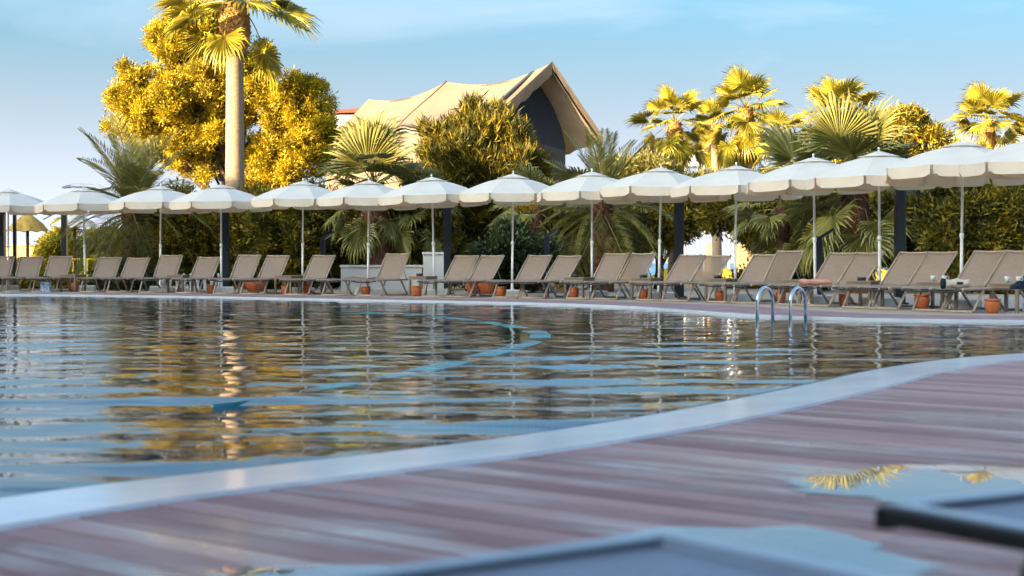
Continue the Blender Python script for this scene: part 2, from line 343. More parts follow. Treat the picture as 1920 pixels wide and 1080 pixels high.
def band(name, A, B, za, zb, thick, m, **kw):
    mb = MB(); n = len(A); vs = []
    for a, b in zip(A, B): vs += [(a.x, a.y, za), (b.x, b.y, zb), (b.x, b.y, zb-thick), (a.x, a.y, za-thick)]
    fs = []
    for i in range(n-1):
        for k in range(4): fs.append((i*4+k, i*4+(k+1) % 4, (i+1)*4+(k+1) % 4, (i+1)*4+k))
    mb.add(vs, fs); mb.f += [(0, 3, 2, 1), ((n-1)*4, (n-1)*4+1, (n-1)*4+2, (n-1)*4+3)]; mb.sm += [False]*2
    return mb.build(name, m, **kw)
def fix_normals(o):
    bm = bmesh.new(); bm.from_mesh(o.data); bmesh.ops.recalc_face_normals(bm, faces=bm.faces); bm.to_mesh(o.data); bm.free(); return o
right_close = [Vector((p[0], p[1], 0)) for p in ((13.6, 15.6), (15, 17.4), (14, 19.2))]
left_close = [Vector((p[0], p[1], 0)) for p in ((-28, 36), (-31, 26), (-29, 12), (-23, -1), (-15, -8))]
pool_poly = nearC + right_close + farC + left_close
def poly_sheet(name, loops, z, m, **kw):
    tris = tessellate_polygon([[Vector((p.x, p.y, 0)) for p in l] for l in loops])
    vs = [(p.x, p.y, z) for l in loops for p in l]
    me = bpy.data.meshes.new(name); me.from_pydata(vs, [], [tuple(t) for t in tris])
    o = link(name, me, m, **kw)
    bm = bmesh.new(); bm.from_mesh(me)
    for f in bm.faces:
        f.normal_update()
        if f.normal.z < 0: f.normal_flip()
    bm.to_mesh(me); bm.free(); return o
# ground sheet with hole at the pool, dropping to the beach
outer = [Vector(p) for p in ((-70, -60, 0), (90, -60, 0), (90, 62, 0), (-70, 62, 0))]
hole = offset(nearC, .25)+right_close+offset(farC, .1)+left_close
poly_sheet('ground', [outer, hole], -.045, M['soil'], kind='structure')
mb = MB()
mb.add([(-70, 62, -.045), (90, 62, -.045), (90, 68, -1.8), (-70, 68, -1.8), (400, 112, -2.1), (-400, 112, -2.1), (-400, 60, -1.8), (400, 60, -1.8), (90, 60, -1.85), (-70, 60, -1.85), (400, 116, -2.6), (-400, 116, -2.6)],
       [(0, 1, 2, 3), (3, 2, 7, 4, 5, 6), (5, 4, 10, 11)])
mb.build('beach', M['sand'], kind='structure')
mb = MB(); mb.add([(-3000, 110, -2.3), (3000, 110, -2.3), (3000, 5000, -2.3), (-3000, 5000, -2.3)], [(0, 1, 2, 3)]); mb.build('sea', M['sea'], kind='structure')
# paving under the sunbeds
fo = offset(farC, 1.95)
pav = [p for p in fo] + [Vector((-30, 40, 0)), Vector((-30, 50, 0)), Vector((30, 50, 0)), Vector((30, 21, 0))]
poly_sheet('poolside_paving', [pav], 0.0, M['paving'], kind='structure')
fix_normals(band('far_deck_strip', offset(farC, .13), offset(farC, 1.98), .006, .006, .06, M['farwood'], kind='structure'))
fix_normals(band('far_pool_edge', offset(farC, -.02), offset(farC, .13), .018, .018, .3, M['edge'], kind='structure'))
# near coping, overflow slot
fix_normals(band('pool_coping', offset(nearC, .035), offset(nearC, .53), .004, .016, .3, M['coping'], kind='structure'))
fix_normals(band('overflow_slot', offset(nearC, -.035), offset(nearC, .035), -.022, -.022, .2, M['slot'], kind='structure'))
fix_normals(band('overflow_ledge', offset(nearC, -.18), offset(nearC, -.035), -.04, -.006, .25, M['edge'], kind='structure'))
# basin
mb = MB(); P = pool_poly; n = len(P)
vs = [(p.x, p.y, .0) for p in P]+[(p.x, p.y, -1.4) for p in P]
mb.add(vs, [(i, i+n, (i+1) % n+n, (i+1) % n) for i in range(n)]); mb.build('pool_walls', M['pool_tile'], kind='structure')
poly_sheet('pool_floor', [pool_poly], -1.4, M['pool_tile'], kind='structure')
# teal line: edge of the submerged shelf, following the photo's curve (points on the water plane, carried down along the sight line)
tl = []
for px, py in ((330, 592), (480, 588), (640, 585), (760, 588), (860, 597), (940, 608), (1000, 620), (1015, 632), (975, 648), (900, 668), (790, 694), (640, 722), (470, 748), (400, 757)):
    q = at(px, py, 10); k = (-.02-CAMZ)/(q.z-CAMZ); tl.append((q.x*k, q.y*k))
tc_ = smooth(catmull(tl, 5), 4)
band_in = offset(tc_, -.11); band_out = offset(tc_, .11)
_nb = len(tc_)
for _i in range(_nb):
    _w = min(1, (_nb-1-_i)/16+.02); band_in[_i] = tc_[_i].lerp(band_in[_i], _w); band_out[_i] = tc_[_i].lerp(band_out[_i], _w)
fix_normals(band('shelf_edge_line', band_in, band_out, -.0195, -.0195, 1.3, M['teal'], kind='structure'))

# water surface: real waves, finer ripples by bump
def water_surface():
    from math import pi
    xs = np.arange(-16, 13.01, .085); ys = np.arange(2.0, 40.0, .085)
    X, Y = np.meshgrid(xs, ys); Zz = np.zeros_like(X)
    rg = np.random.default_rng(4)
    nearf = 1/(1+np.exp((Y-10.5)/1.2)); farf = 1/(1+np.exp((Y-20)/2.5))
    for i in range(44):
        lam = .30*(1.058**i); long_ = lam > 1.15; mid_ = .5 < lam <= 1.15
        th = R(104)+rg.normal(0, .20 if long_ else .33 if mid_ else .55); k = 2*pi/lam
        slope = (.019 if long_ else .0135)*(.5+rg.random())
        amp = slope/k
        ph = rg.random()*6.28; wob = .5*np.sin(X*.31+ph*2)+.45*np.sin(Y*.23+ph)
        env = .55+.45*np.sin(X*(.13+.05*(i % 3))+Y*.17+ph*3)
        sp = (.10+.42*nearf) if long_ else (.55+.45*farf+.55*nearf) if mid_ else (.55+.45*farf-.2*nearf)
        Zz += amp*env*sp*np.sin(k*(X*math.cos(th)+Y*math.sin(th))+ph+wob)
    Zz += -.020
    # keep cells inside pool polygon
    P = np.array([(p.x, p.y) for p in pool_poly]); cx = (X[:-1, :-1]+.04).ravel(); cy = (Y[:-1, :-1]+.04).ravel()
    ins = np.zeros(len(cx), bool); j = len(P)-1
    for i in range(len(P)):
        xi, yi = P[i]; xj, yj = P[j]
        c = ((yi > cy) != (yj > cy)) & (cx < (xj-xi)*(cy-yi)/(yj-yi+1e-12)+xi); ins ^= c; j = i
    ny, nx = X.shape
    # grow by one cell so the sheet runs under the edges
    g = ins.reshape(ny-1, nx-1); gg = g.copy(); gg[1:] |= g[:-1]; gg[:-1] |= g[1:]; gg[:, 1:] |= g[:, :-1]; gg[:, :-1] |= g[:, 1:]
    idx = np.arange(ny*nx).reshape(ny, nx)
    q = np.stack([idx[:-1, :-1], idx[:-1, 1:], idx[1:, 1:], idx[1:, :-1]], -1)[gg]
    used = np.unique(q); remap = np.zeros(ny*nx, np.int32); remap[used] = np.arange(len(used))
    V = np.stack([X.ravel(), Y.ravel(), Zz.ravel()], 1)[used]
    me = np_mesh('pool_water', V, remap[q], True); return link('pool_water', me, M['water'], kind='structure')
water_surface()
mb = MB(); mb.add([(-31, -9, -.022), (-16.0, -9, -.022), (-16.0, 39.5, -.022), (-31, 39.5, -.022)], [(0, 1, 2, 3)])
mb.add([(-16, -9, -.022), (-4, -9, -.022), (-4, 2.0, -.022), (-16, 2.0, -.022)], [(0, 1, 2, 3)])
mb.build('outer_pool_water', M['water'], kind='structure')

# ------------------------------------------------------------------ near decking
dd = Vector((-.755, .656, 0)); ee = Vector((.656, .755, 0))
deck = link('deck', MB().box((0, 0, -.001), (.01, .01, .001)).mesh('deck'), M['deck'], kind='structure')
oc = offset(nearC, .50); poly = oc + [Vector((30, 15, 0)), Vector((30, -20, 0)), Vector((-9, -20, 0))]
deck.data = poly_sheet('deck_base', [poly], -.034, M['deck']).data
bpy.data.objects.remove(bpy.data.objects['deck_base'])
ec = np.array([p.dot(ee) for p in oc]); dc = np.array([p.dot(dd) for p in oc])
order = np.argsort(ec); ec = ec[order]; dc = dc[order]
W = .148; lens = {}
def board_mesh(L):
    key = round(L, 1)
    if key not in lens:
        mb = MB(); w2 = (W-.011)/2; b = .004; L2 = key/2
        prof = [(-w2, -.028), (w2, -.028), (w2, -b), (w2-b, 0), (-w2+b, 0), (-w2, -b)]
        vs = [(sx*L2, y, z) for sx in (-1, 1) for y, z in prof]
        mb.add(vs, [(0, 1, 2, 3, 4, 5)[::-1], (6, 7, 8, 9, 10, 11)]+[(k, (k+1) % 6, 6+(k+1) % 6, 6+k) for k in range(6)])
        me = mb.mesh('plank'); me.materials.append(M['deck']); lens[key] = me
        bm = bmesh.new(); bm.from_mesh(me); bmesh.ops.recalc_face_normals(bm, faces=bm.faces); bm.to_mesh(me); bm.free()
    return lens[key], key
ang = math.atan2(dd.y, dd.x); nb = 0
e0 = 1.0
k = 0
while e0 + k*W < 13.6:
    e = e0+k*W; t0 = min(np.interp(e-W/2, ec, dc), np.interp(e+W/2, ec, dc))+.02
    # keep the boards that the view can reach
    tend = t0-8.2 if e < 9 else t0-6.5
    t = t0; first = True
    while t > tend and nb < 298:
        L = random.choice((1.4, 2.0, 2.6)) if first else random.choice((2.8, 3.2, 3.6)); first = False
        me, L = board_mesh(L)
        o = bpy.data.objects.new('plank', me); COL.objects.link(o); o.parent = deck
        c = ee*e+dd*(t-L/2); o.location = (c.x, c.y, random.uniform(-.0012, .0012)); o.rotation_euler = (0, 0, ang)
        t -= L+.004; nb += 1
    k += 1

def puddle(px0, px1, py0, py1, seed, label, group=None, jag=.18):
    """thin film of water with an uneven outline lying on the boards"""
    rg = random.Random(seed); pts = []; n = 72
    ph = [rg.random()*6.28 for _ in range(6)]
    for i in range(n):
        a = 2*math.pi*i/n
        r = 1+jag*(math.sin(2*a+ph[0])*.6+math.sin(3*a+ph[1])*.5+math.sin(5*a+ph[2])*.4+math.sin(9*a+ph[3])*.25+math.sin(17*a+ph[4])*.14)
        q = at((px0+px1)/2+(px1-px0)/2*r*math.cos(a), (py0+py1)/2+(py1-py0)/2*r*math.sin(a), 10)
        kk = (.003-CAMZ)/(q.z-CAMZ); pts.append(Vector((q.x*kk, q.y*kk, 0)))
    c = sum(pts, Vector())/n
    mb = MB(); vs = [(p.x, p.y, .0040) for p in pts]+[tuple(c.lerp(p, .72).to_2d())+(.0045,) for p in pts]+[(c.x, c.y, .0046)]
    fs = [(i, (i+1) % n, n+(i+1) % n, n+i) for i in range(n)]+[(n+i, n+(i+1) % n, 2*n) for i in range(n)]
    mb.add(vs, fs, False); o = mb.build('puddle', M['puddle'], kind=None)
    at_ = o.data.attributes.new('depth', 'FLOAT', 'POINT'); at_.data.foreach_set('value', [0.0]*n+[1.0]*(n+1))
    bm = bmesh.new(); bm.from_mesh(o.data); bmesh.ops.recalc_face_normals(bm, faces=bm.faces)
    if sum(f.normal.z for f in bm.faces) < 0: bmesh.ops.reverse_faces(bm, faces=bm.faces)
    bm.to_mesh(o.data); bm.free()
    tag(o, label, 'puddle', 'puddles on the near decking')
puddle(1500, 2060, 868, 952, 1, 'large bright puddle behind the dark rail of the near right lounger', jag=.14)
puddle(1040, 1760, 985, 1120, 2, 'wide pale puddle between the two near loungers at the bottom', jag=.12)
puddle(400, 800, 1052, 1120, 3, 'pale puddle running off the bottom edge left of the near grey lounger', jag=.16)

# ------------------------------------------------------------------ parasols
pole_tab = [(-130, 137.5), (15, 139), (160, 140.5), (300, 144), (415, 148), (567, 153), (690, 157.5), (815, 162), (960, 167), (1110, 172), (1235, 178), (1378, 187), (1529, 200), (1650, 213), (1802, 227), (1965, 243)]
def poleY(px): return 5850/np.interp(px, [a for a, _ in pole_tab], [b for _, b in pole_tab])
def make_parasol(r=1.28, name='parasol'):
    root = empty(name, (0, 0, 0))
    MB().tube([(0, 0, .12), (0, 0, 1.15)], .026, 10).tube([(0, 0, 1.15), (0, 0, 2.55)], .022, 10).build('pole', M['white_metal'], root)
    MB().lathe([(.024, 1.12), (.036, 1.13), (.036, 1.2), (.024, 1.21)], 12).build('collar', M['white_metal'], root)
    b = MB(); b.bbox((0, 0, .075), (.52, .52, .15), .02); b.build('base_block', M['concrete'], root)
    MB().lathe([(.045, .15), (.045, .17), (.032, .18), (.032, .36), (.024, .37)], 12).build('base_sleeve', M['white_metal'], root)
    n = 8; zt = 2.60; ze = 2.215; seg = 6
    def cp(a, t, fac=0):   # t 0 at the top, 1 at the hem; mid-panel slack between ribs
        rr = r*t; z = zt-(zt-ze)*(.22*t+.78*t**1.25) + .05*math.sin(math.pi*t)
        # flat panel between ribs
        u = ((a/(2*math.pi)*n) % 1); chord = math.cos(math.pi/n)/math.cos((u-.5)*2*math.pi/n)
        sag = 4*u*(1-u)*.012*t
        return (rr*chord*math.cos(a), rr*chord*math.sin(a), z-sag)
    m = MB(); na = n*4; vs = []; ts = [.16+.84*i/seg for i in range(seg+1)]
    for t in ts:
        for k in range(na): vs.append(cp(2*math.pi*k/na, t))
    m.add(vs, [(i*na+k, i*na+(k+1) % na, (i+1)*na+(k+1) % na, (i+1)*na+k)[::-1] for i in range(seg) for k in range(na)])
    m.build('canopy', M['canopy'], root)
    v = MB(); vs = []
    for rr, z in ((.012, 2.675), (.10, 2.655), (.24, 2.61), (.36, 2.575)):
        for k in range(na):
            a = 2*math.pi*k/na; u = (k/4) % 1; zz = z-(.016*(4*u*(1-u))*rr/.36 if rr > .2 else 0)+(.02*(4*u*(1-u)) if rr > .29 else 0)
            vs.append((rr*math.cos(a), rr*math.sin(a), zz))
    v.add(vs, [(i*na+k, i*na+(k+1) % na, (i+1)*na+(k+1) % na, (i+1)*na+k)[::-1] for i in range(3) for k in range(na)]); v.build('vent_cap', M['canopy'], root)
    MB().lathe([(.0, 2.745), (.016, 2.74), (.022, 2.715), (.012, 2.69), (.02, 2.66), (.045, 2.64)], 10).build('finial', M['white_metal'], root)
    fl = MB(); steps = 10
    for ring in range(1):
        vs = []
        for j in range(4):
            for k in range(steps+1):
                u = k/steps; a = 2*math.pi*(u*.95+.025)/n; x, y, z = cp(a, 1.0)
                d = [0, .07, .14, .178][j]
                corner = min(u, 1-u); cut = .085*max(0, 1-corner/.12)**1.6 if j == 3 else 0
                bow = 1+.018*math.sin(math.pi*u)*(d/.2)
                vs.append((x*bow, y*bow, z-d+cut))
        fl.add(vs, [(j*(steps+1)+k, j*(steps+1)+k+1, (j+1)*(steps+1)+k+1, (j+1)*(steps+1)+k) for j in range(3) for k in range(steps)])
    fm = fl.mesh('valance_flap')
    for k in range(n):
        o = link('valance_flap', fm, M['valance'], root); o.rotation_euler = (random.uniform(-.004, .004), 0, 2*math.pi*k/n)
    rb = MB(); x, y, z = cp(0, 1)
    rb.tube([(.05, 0, 2.53), (.5, 0, 2.41), (r-.02, 0, ze-.01)], .009, 6); rbm = rb.mesh('rib')
    for k in range(n):
        o = link('rib', rbm, M['white_metal'], root); o.rotation_euler = (0, 0, 2*math.pi*k/n)
    return root
par = make_parasol(); km = kidmap(par)
plabels = ['off-white parasol cut by the left edge of the picture, farthest left of all', 'off-white parasol left edge, dark square post right beneath its canopy',
 'off-white parasol in front of the arching feathery palm at far left', 'off-white parasol just left of the tall smooth palm trunk',
 'off-white parasol standing at the foot of the tall smooth palm trunk', 'off-white parasol between the tall palm trunk and the big fan leaf',
 'off-white parasol directly below the big upright fan leaf', 'off-white parasol left of the dome-shaped olive pine, with a dark post close on its right',
 'off-white parasol under the dome-shaped olive pine and the tent gable', 'off-white parasol right of the tent roof, palm trunk standing behind its pole',
 'off-white parasol left of the dark post, below the first distant golden palm', 'off-white parasol below the second distant golden palm, bright sky gap left of its pole',
 'off-white parasol beside the pool ladder, pole rising right behind the second hoop', 'off-white parasol left of the broad dark post, above the stout palm trunk',
 'large near off-white parasol right of the broad dark post', 'nearest off-white parasol, cut off by the right edge']
for i, ((px, q), lb) in enumerate(zip(pole_tab, plabels)):
    o = par if i == 0 else copy_tree(par, km)
    Y = 5850/q; o.location = (gx(px, Y), Y, 0); o.rotation_euler = (0, 0, R([12, 20, 9, 15, 22.5, 20, 24, 18, 22, 31, 12, 40, 16, 22, 8, 30][i])); sc = 1+random.uniform(-.012, .012)
    o.rotation_euler = (R(random.uniform(-1.3, 1.3)), R(random.uniform(-1.3, 1.3)), o.rotation_euler.z); o.scale = (1+random.uniform(-.02, .02),)*2+(sc,); o['label'] = lb; o['category'] = 'parasol'; o['group'] = 'off-white parasols in a row behind the sunbeds'

# ------------------------------------------------------------------ loungers
def make_lounger(back_deg, thin=False, fmat='frame', smat='sling'):
    root = empty('sun_lounger', (0, 0, 0)); w_ = .292; zr = .355; fm = M[fmat]; sm = M['sling_thin'] if thin else M[smat]
    for s in (-1, 1):
        MB().tube([(s*w_, -1.28, zr-.02), (s*w_, -1.24, zr), (s*w_, .55, zr)], .023, 8).build('side_rail', fm, root)
        MB().tube([(s*w_, -.78, zr-.015), (s*w_, -1.02, .018)], .0215, 8).build('leg', fm, root)
        MB().tube([(s*(w_-.03), .12, zr-.015), (s*(w_-.03), .46, .018)], .0215, 8).build('leg', fm, root)
    MB().tube([(-w_, -1.03, .018), (w_, -1.03, .018)], .0215, 8).build('foot_crossbar', fm, root)
    MB().tube([(-w_+.03, .47, .018), (w_-.03, .47, .018)], .0215, 8).build('head_crossbar', fm, root)
    c = MB(); c.tube([(-w_, -1.28, zr-.02)]+[(w_*x/4, -1.28, zr-.02-.028*math.cos(math.pi*x/8)) for x in range(-3, 4)]+[(w_, -1.28, zr-.02)], .015, 8); c.build('foot_bar', M['black'], root)
    def sling(y0, z0, y1, z1, sag, name, m, under=.0):
        mb = MB(); nu, nv = 8, 8; vs = []
        for j in range(nv+1):
            t = j/nv
            for i in range(nu+1):
                u = i/nu; ww = w_-.018
                vs.append(((u*2-1)*ww, y0+(y1-y0)*t, z0+(z1-z0)*t-sag*4*u*(1-u)))
        k = len(vs); nx_ = math.hypot(y1-y0, z1-z0); off = (0, (z1-z0)/nx_*.006, -(y1-y0)/nx_*.006)
        vs += [(a+off[0], b+off[1], c_+off[2]) for a, b, c_ in vs]
        fs = []
        for j in range(nv):
            for i in range(nu):
                a = j*(nu+1)+i; fs.append((a, a+1, a+nu+2, a+nu+1)); fs.append((k+a, k+a+nu+1, k+a+nu+2, k+a+1))
        for i in range(nu):
            fs.append((i, k+i, k+i+1, i+1)); a = nv*(nu+1)+i; fs.append((a, a+1, k+a+1, k+a))
        for j in range(nv):
            a = j*(nu+1); fs.append((a, a+nu+1, k+a+nu+1, k+a)); a += nu; fs.append((a, k+a, k+a+nu+1, a+nu+1))
        mb.add(vs, fs, True); return mb.build(name, m, root)
    sling(-1.25, zr+.008, -.02, zr+.008, .014, 'seat_sling', sm)
    L = .78; a = R(back_deg); cy, cz = math.cos(a), math.sin(a); y1, z1 = .0+L*cy, zr+.01+L*cz
    bf = sling(.0, zr+.015, y1, z1, .012, 'backrest_sling', sm)
    for s in (-1, 1):
        MB().tube([(s*w_*.985, -.02, zr+.01), (s*w_*.985, y1, z1)], .016, 8).build('backrest_rail', fm, root)
    MB().tube([(-w_*.985, y1, z1)]+[(w_*x/4, y1-.01*0, z1-.010*math.cos(math.pi*x/8)) for x in range(-3, 4)]+[(w_*.985, y1, z1)], .017, 8).build('backrest_top_bar', fm, root)
    if back_deg > 10:
        pr = MB(); ym, zm = .40*cy, zr+.40*cz
        for s in (-1, 1): pr.tube([(s*(w_-.05), ym, zm-.01), (s*(w_-.05), min(.52, ym+.22), zr)], .009, 6)
        pr.tube([(-w_+.05, min(.52, ym+.22), zr), (w_-.05, min(.52, ym+.22), zr)], .009, 6)
        pr.build('support_bracket', fm, root)
    return root
protos = {}
def place_lounger(px, deg, thin, label, rel=None, dz=.55):
    deg = deg if deg < 10 else deg+random.choice((-1.5, 0, 1)); key = (deg, thin)
    Yp = float(poleY(px))-dz; x = gx(px, Yp)
    rl = np.interp(px, [0, 50, 300, 700, 1000, 1400, 1850], [13, 14, 19, 25, 29, 33, 37]) if rel is None else rel
    phi = rl+math.degrees(math.atan((px-960)/F))
    if key not in protos:
        o = make_lounger(deg, thin); protos[key] = (o, kidmap(o))
    else: o = copy_tree(*protos[key])
    o.location = (x, Yp, .002); o.rotation_euler = (0, 0, -R(phi+random.uniform(-1.2, 1.2)))
    tag(o, label, 'sun lounger', 'taupe sun loungers lined up along the far pool edge'); return o
LL = [(-3, 44, 0, 'taupe lounger half cut off by the left edge of the picture'),
 (50, 44, 0, 'leftmost fully visible taupe lounger, in front of the thatched parasol'),
 (104, 44, 0, 'taupe lounger with a blue patterned bag hanging under it'),
 (195, 41, 0, 'taupe lounger behind which the yellow rail ends, left of the pineapple-like palm trunk'),
 (247, 41, 0, 'taupe lounger directly in front of the pineapple-like palm trunk'),
 (309, 46, 0, 'raised taupe lounger beside the parasol pole right of the pineapple-like palm trunk'),
 (378, 41, 0, 'taupe lounger just left of the dark post at the tall palm'),
 (453, 46, 0, 'taupe lounger just right of the dark post at the tall palm'),
 (505, 46, 0, 'taupe lounger left of the parasol pole, with a large clay pot behind it'),
 (590, 46, 0, 'taupe lounger in front of the left angled garden light'),
 (728, 47, 0, 'lone raised taupe lounger in front of the shaggy leaning palm trunk'),
 (855, 43, 0, 'taupe lounger just right of the dark post by the white wall'),
 (901, 43, 0, 'taupe lounger with heaped orange clay pots behind its legs'),
 (990, 42, 0, 'taupe lounger just left of the middle angled garden light'),
 (1043, 42, 0, 'taupe lounger just right of the middle angled garden light'),
 (1133, 48, 0, 'raised taupe lounger right of the palm trunk behind the tent-side parasol'),
 (1182, 48, 1, 'raised see-through taupe lounger with a side table before its lower back'),
 (1270, 43, 0, 'taupe lounger overlapping the middle-right dark post'),
 (1318, 43, 1, 'see-through taupe lounger against the bright sky gap'),
 (1408, 43, 0, 'taupe lounger in front of the ochre pillar'),
 (1455, 50, 1, 'tallest-raised see-through taupe lounger beside the pool ladder'),
 (1548, 45, 0, 'taupe lounger with a rolled pink towel on its seat'),
 (1596, 45, 0, 'taupe lounger right of the one with the pink towel'),
 (1678, 44, 0, 'taupe lounger in front of the broad dark post at right'),
 (1729, 44, 0, 'taupe lounger with cups on the table standing beside its lower back'),
 (1817, 45, 0, 'near taupe lounger with a rolled cream towel on its seat'),
 (1875, 45, 0, 'nearest taupe lounger of the row, cut by the right edge')]
LO = {}
for i, (px, dg, th, lb) in enumerate(LL): LO[i] = place_lounger(px, dg, bool(th), lb)
LO['flat'] = place_lounger(662, 3, False, 'taupe lounger lowered flat, between the left garden light and the shaggy trunk')

# foreground loungers (camera stands right behind them)
def fg_lounger(x, y, z, rz, label, rail):
    o = make_fg(rail); o.location = (x, y, z); o.rotation_euler = (0, 0, rz)
    tag(o, label, 'sun lounger', None); return o
M['fgsling'] = mat('blue_grey_mesh_sling', (.20, .21, .26), .42, .5, 0, .06, 20, .2, 300)
M['fgframe'] = mat('sky_lit_lounger_frame', (.33, .38, .45), .25, .5, 0, .06, 10)  # pale blue colour stands in for sky reflected along the frame
M['darkrail'] = mat('dark_charcoal_rail', (.016, .016, .015), .4, .4, 0, .2, 12)
def make_fg(rail):
    root = empty('near_sun_lounger', (0, 0, 0)); w_ = .34; z = .35
    mb = MB(); mb.bbox((0, -.95, z-.012), (2*w_, 1.9, .012), .004); mb.build('seat_sling', M['fgsling'], root)
    for s in (-1, 1):
        mb = MB(); mb.bbox((s*(w_+.02), -.95, z-.012), (.045, 1.94, .028), .006); mb.build('side_rail', rail, root)
        mb = MB(); mb.bbox((s*(w_+.02), -.95, z+.0055), (.036, 1.9, .006), .002); mb.build('edge_sheen', M['fgframe'], root)  # pale strip painted as the sky gleam on the rail top
        MB().tube([(s*(w_+.02), -.30, z-.03), (s*(w_+.02), -.16, .016)], .016, 8).build('leg', rail, root)
        MB().tube([(s*(w_+.02), -1.5, z-.03), (s*(w_+.02), -1.7, .016)], .016, 8).build('leg', rail, root)
    mb = MB(); mb.bbox((0, .012, z-.017), (2*w_+.085, .03, .036), .006); mb.build('front_rail', rail, root)
    mb = MB(); mb.bbox((0, -.012, z+.0055), (2*w_, .03, .006), .002); mb.build('edge_sheen', M['fgframe'], root)
    MB().tube([(-w_-.02, -.15, .016), (w_+.02, -.15, .016)], .016, 8).build('foot_crossbar', rail, root)
    return root

# ------------------------------------------------------------------ things among the loungers
def table_proto():
    root = empty('side_table', (0, 0, 0)); h = .44; s = .23
    mb = MB()
    mb.bbox((0, 0, h-.012), (.48, .48, .024), .006); mb.build('table_top', M['table'], root)
    for sx in (-1, 1):
        MB().box((sx*(s-.02), 0, h-.05), (.03, .38, .05)).build('apron', M['table'], root)
        MB().box((0, sx*(s-.02), h-.05), (.38, .03, .05)).build('apron', M['table'], root)
        for sy in (-1, 1): MB().box((sx*(s-.02), sy*(s-.02), (h-.026)/2), (.045, .045, h-.026)).build('leg', M['table'], root)
    return root
tp = table_proto(); tkm = kidmap(tp)
tabs = [(137, .9, 'brown side table right of the lounger with the blue bag'), (338, .6, 'brown side table beside the raised lounger near the white pickets'),
 (540, .9, 'brown side table left of the left garden-light lounger'), (557, .1, 'low brown side table at the parasol pole by the left garden light'), (793, .5, 'brown side table in front of the white wall, holding a black ashtray'),
 (1086, .8, 'brown side table in the gap behind the middle garden light, holding a black ashtray'), (1212, 1.0, 'brown side table in front of the raised see-through lounger, holding a black ashtray'),
 (1352, .9, 'brown side table in front of the bright sky gap, holding a black ashtray'), (1492, .9, 'brown side table just behind the pool ladder'),
 (1622, .9, 'brown side table right of the pink-towel pair, holding a black ashtray'), (1758, .9, 'brown side table holding two white cups'),
 (1897, .9, 'brown side table nearest the right edge with white cups on it')]
TP = []
for i, (px, d_, lb) in enumerate(tabs):
    o = tp if i == 0 else copy_tree(tp, tkm)
    Y = float(poleY(px))-d_; o.location = (gx(px, Y), Y, .002); o.rotation_euler = (0, 0, R(-20-i*2.5)); tag(o, lb, 'side table', 'brown side tables between the loungers'); TP.append(o.location.copy())
for i, lb in ((4, 'small black ashtray on the table in front of the white wall'), (5, 'small black ashtray on the table right of the middle garden light'), (6, 'small black ashtray on the table by the raised see-through lounger'),
              (7, 'small black ashtray on the table at the sky gap'), (9, 'small black ashtray on the table right of the pink towel')):
    p = TP[i]; m_ = MB(); m_.lathe([(.0, .442), (.065, .442), (.075, .455), (.075, .50), (.06, .50), (.055, .465), (0, .462)], 14, (0, 0, 0))
    o = m_.build('ashtray', M['black'], None, label=lb, cat='ashtray', group='black ashtrays on the side tables'); o.location = (p.x-.07, p.y-.05, .002)
for i, dx, lb in ((10, -.1, 'white cup on the side table, left of a pair at the broad-post lounger'), (10, .08, 'white cup on the side table, right of a pair at the broad-post lounger'), (11, -.1, 'white cup left of a pair on the table at the right edge'), (11, .07, 'white cup right of a pair on the table at the right edge')):
    p = TP[i]; r_ = empty('cup', (p.x+dx, p.y-.1, .002), 0, lb, 'cup', 'white cups on the side tables')
    MB().lathe([(0, .442), (.026, .442), (.04, .52), (.042, .54), (.037, .54), (.03, .46), (0, .455)], 14).build('cup_body', M['cupw'], r_)
    MB().tube([(.036, 0, .525), (.062, 0, .52), (.062, 0, .485), (.032, 0, .47)], .005, 6).build('handle', M['cupw'], r_)

def pot(px, Y, r, h, label, kind='pot', fill=True):
    root = empty('terracotta_pot', (gx(px, Y), Y, .002), 0, label, 'pot', 'terracotta pots behind the loungers')
    pr = [(0, 0), (.62*r, 0), (.8*r, .2*h), (.98*r, .55*h), (.94*r, .78*h), (.82*r, .86*h)]
    MB().lathe(pr, 20).build('pot_body', M['terra'], root)
    MB().lathe([(.82*r, .86*h), (1.0*r, .88*h), (1.0*r, h), (.86*r, h), (.8*r, .9*h), (0, .88*h)], 20).build('rim', M['terra'], root)
    return root
pots = [(140, 1.05, 0.12, 0.25, 'terracotta pot under the table right of the blue bag'), (395, 1.2, 0.12, 0.22, 'terracotta pot left of the tall-palm dark post'),
 (535, 1.1, 0.12, 0.22, 'small terracotta pot beside the table left of the left garden light'), (576, 0.3, 0.12, 0.26, 'terracotta pot half hidden beside the left garden light'),
 (686, 1.1, 0.12, 0.22, 'terracotta pot before the white base block at the shaggy trunk'),
 (781, 0.9, 0.13, 0.25, 'terracotta pot under the table in front of the white wall'), (940, 1, 0.13, 0.25, 'terracotta pot beside the parasol pole under the dome-shaped pine'),
 (1076, 1.1, 0.12, 0.25, 'terracotta pot at the middle garden light pair'), (1206, 1, 0.11, 0.22, 'terracotta pot under the raised see-through lounger'), (1349, 0.8, 0.11, 0.22, 'terracotta pot below the table at the sky gap'),
 (1464, 1, 0.11, 0.23, 'terracotta pot seen through the pool ladder hoops'), (1583, 1.2, 0.11, 0.23, 'terracotta pot below the pink-towel pair'),
 (1729, 1.2, 0.145, 0.27, 'broad terracotta pot under the broad-post pair of loungers'), (1861, 1.6, 0.135, 0.23, 'nearest terracotta pot, under the nearest lounger at right')]
for px, d_, r_, h_, lb in pots: pot(px, float(poleY(px))-d_, r_*.88, h_*.92, lb)
pot(479, 41.4, .3, .33, 'large terracotta pot behind the loungers right of the tall-palm dark post'); pot(256, 44.5, .36, .42, 'large dark clay pot holding the pineapple-like palm trunk')
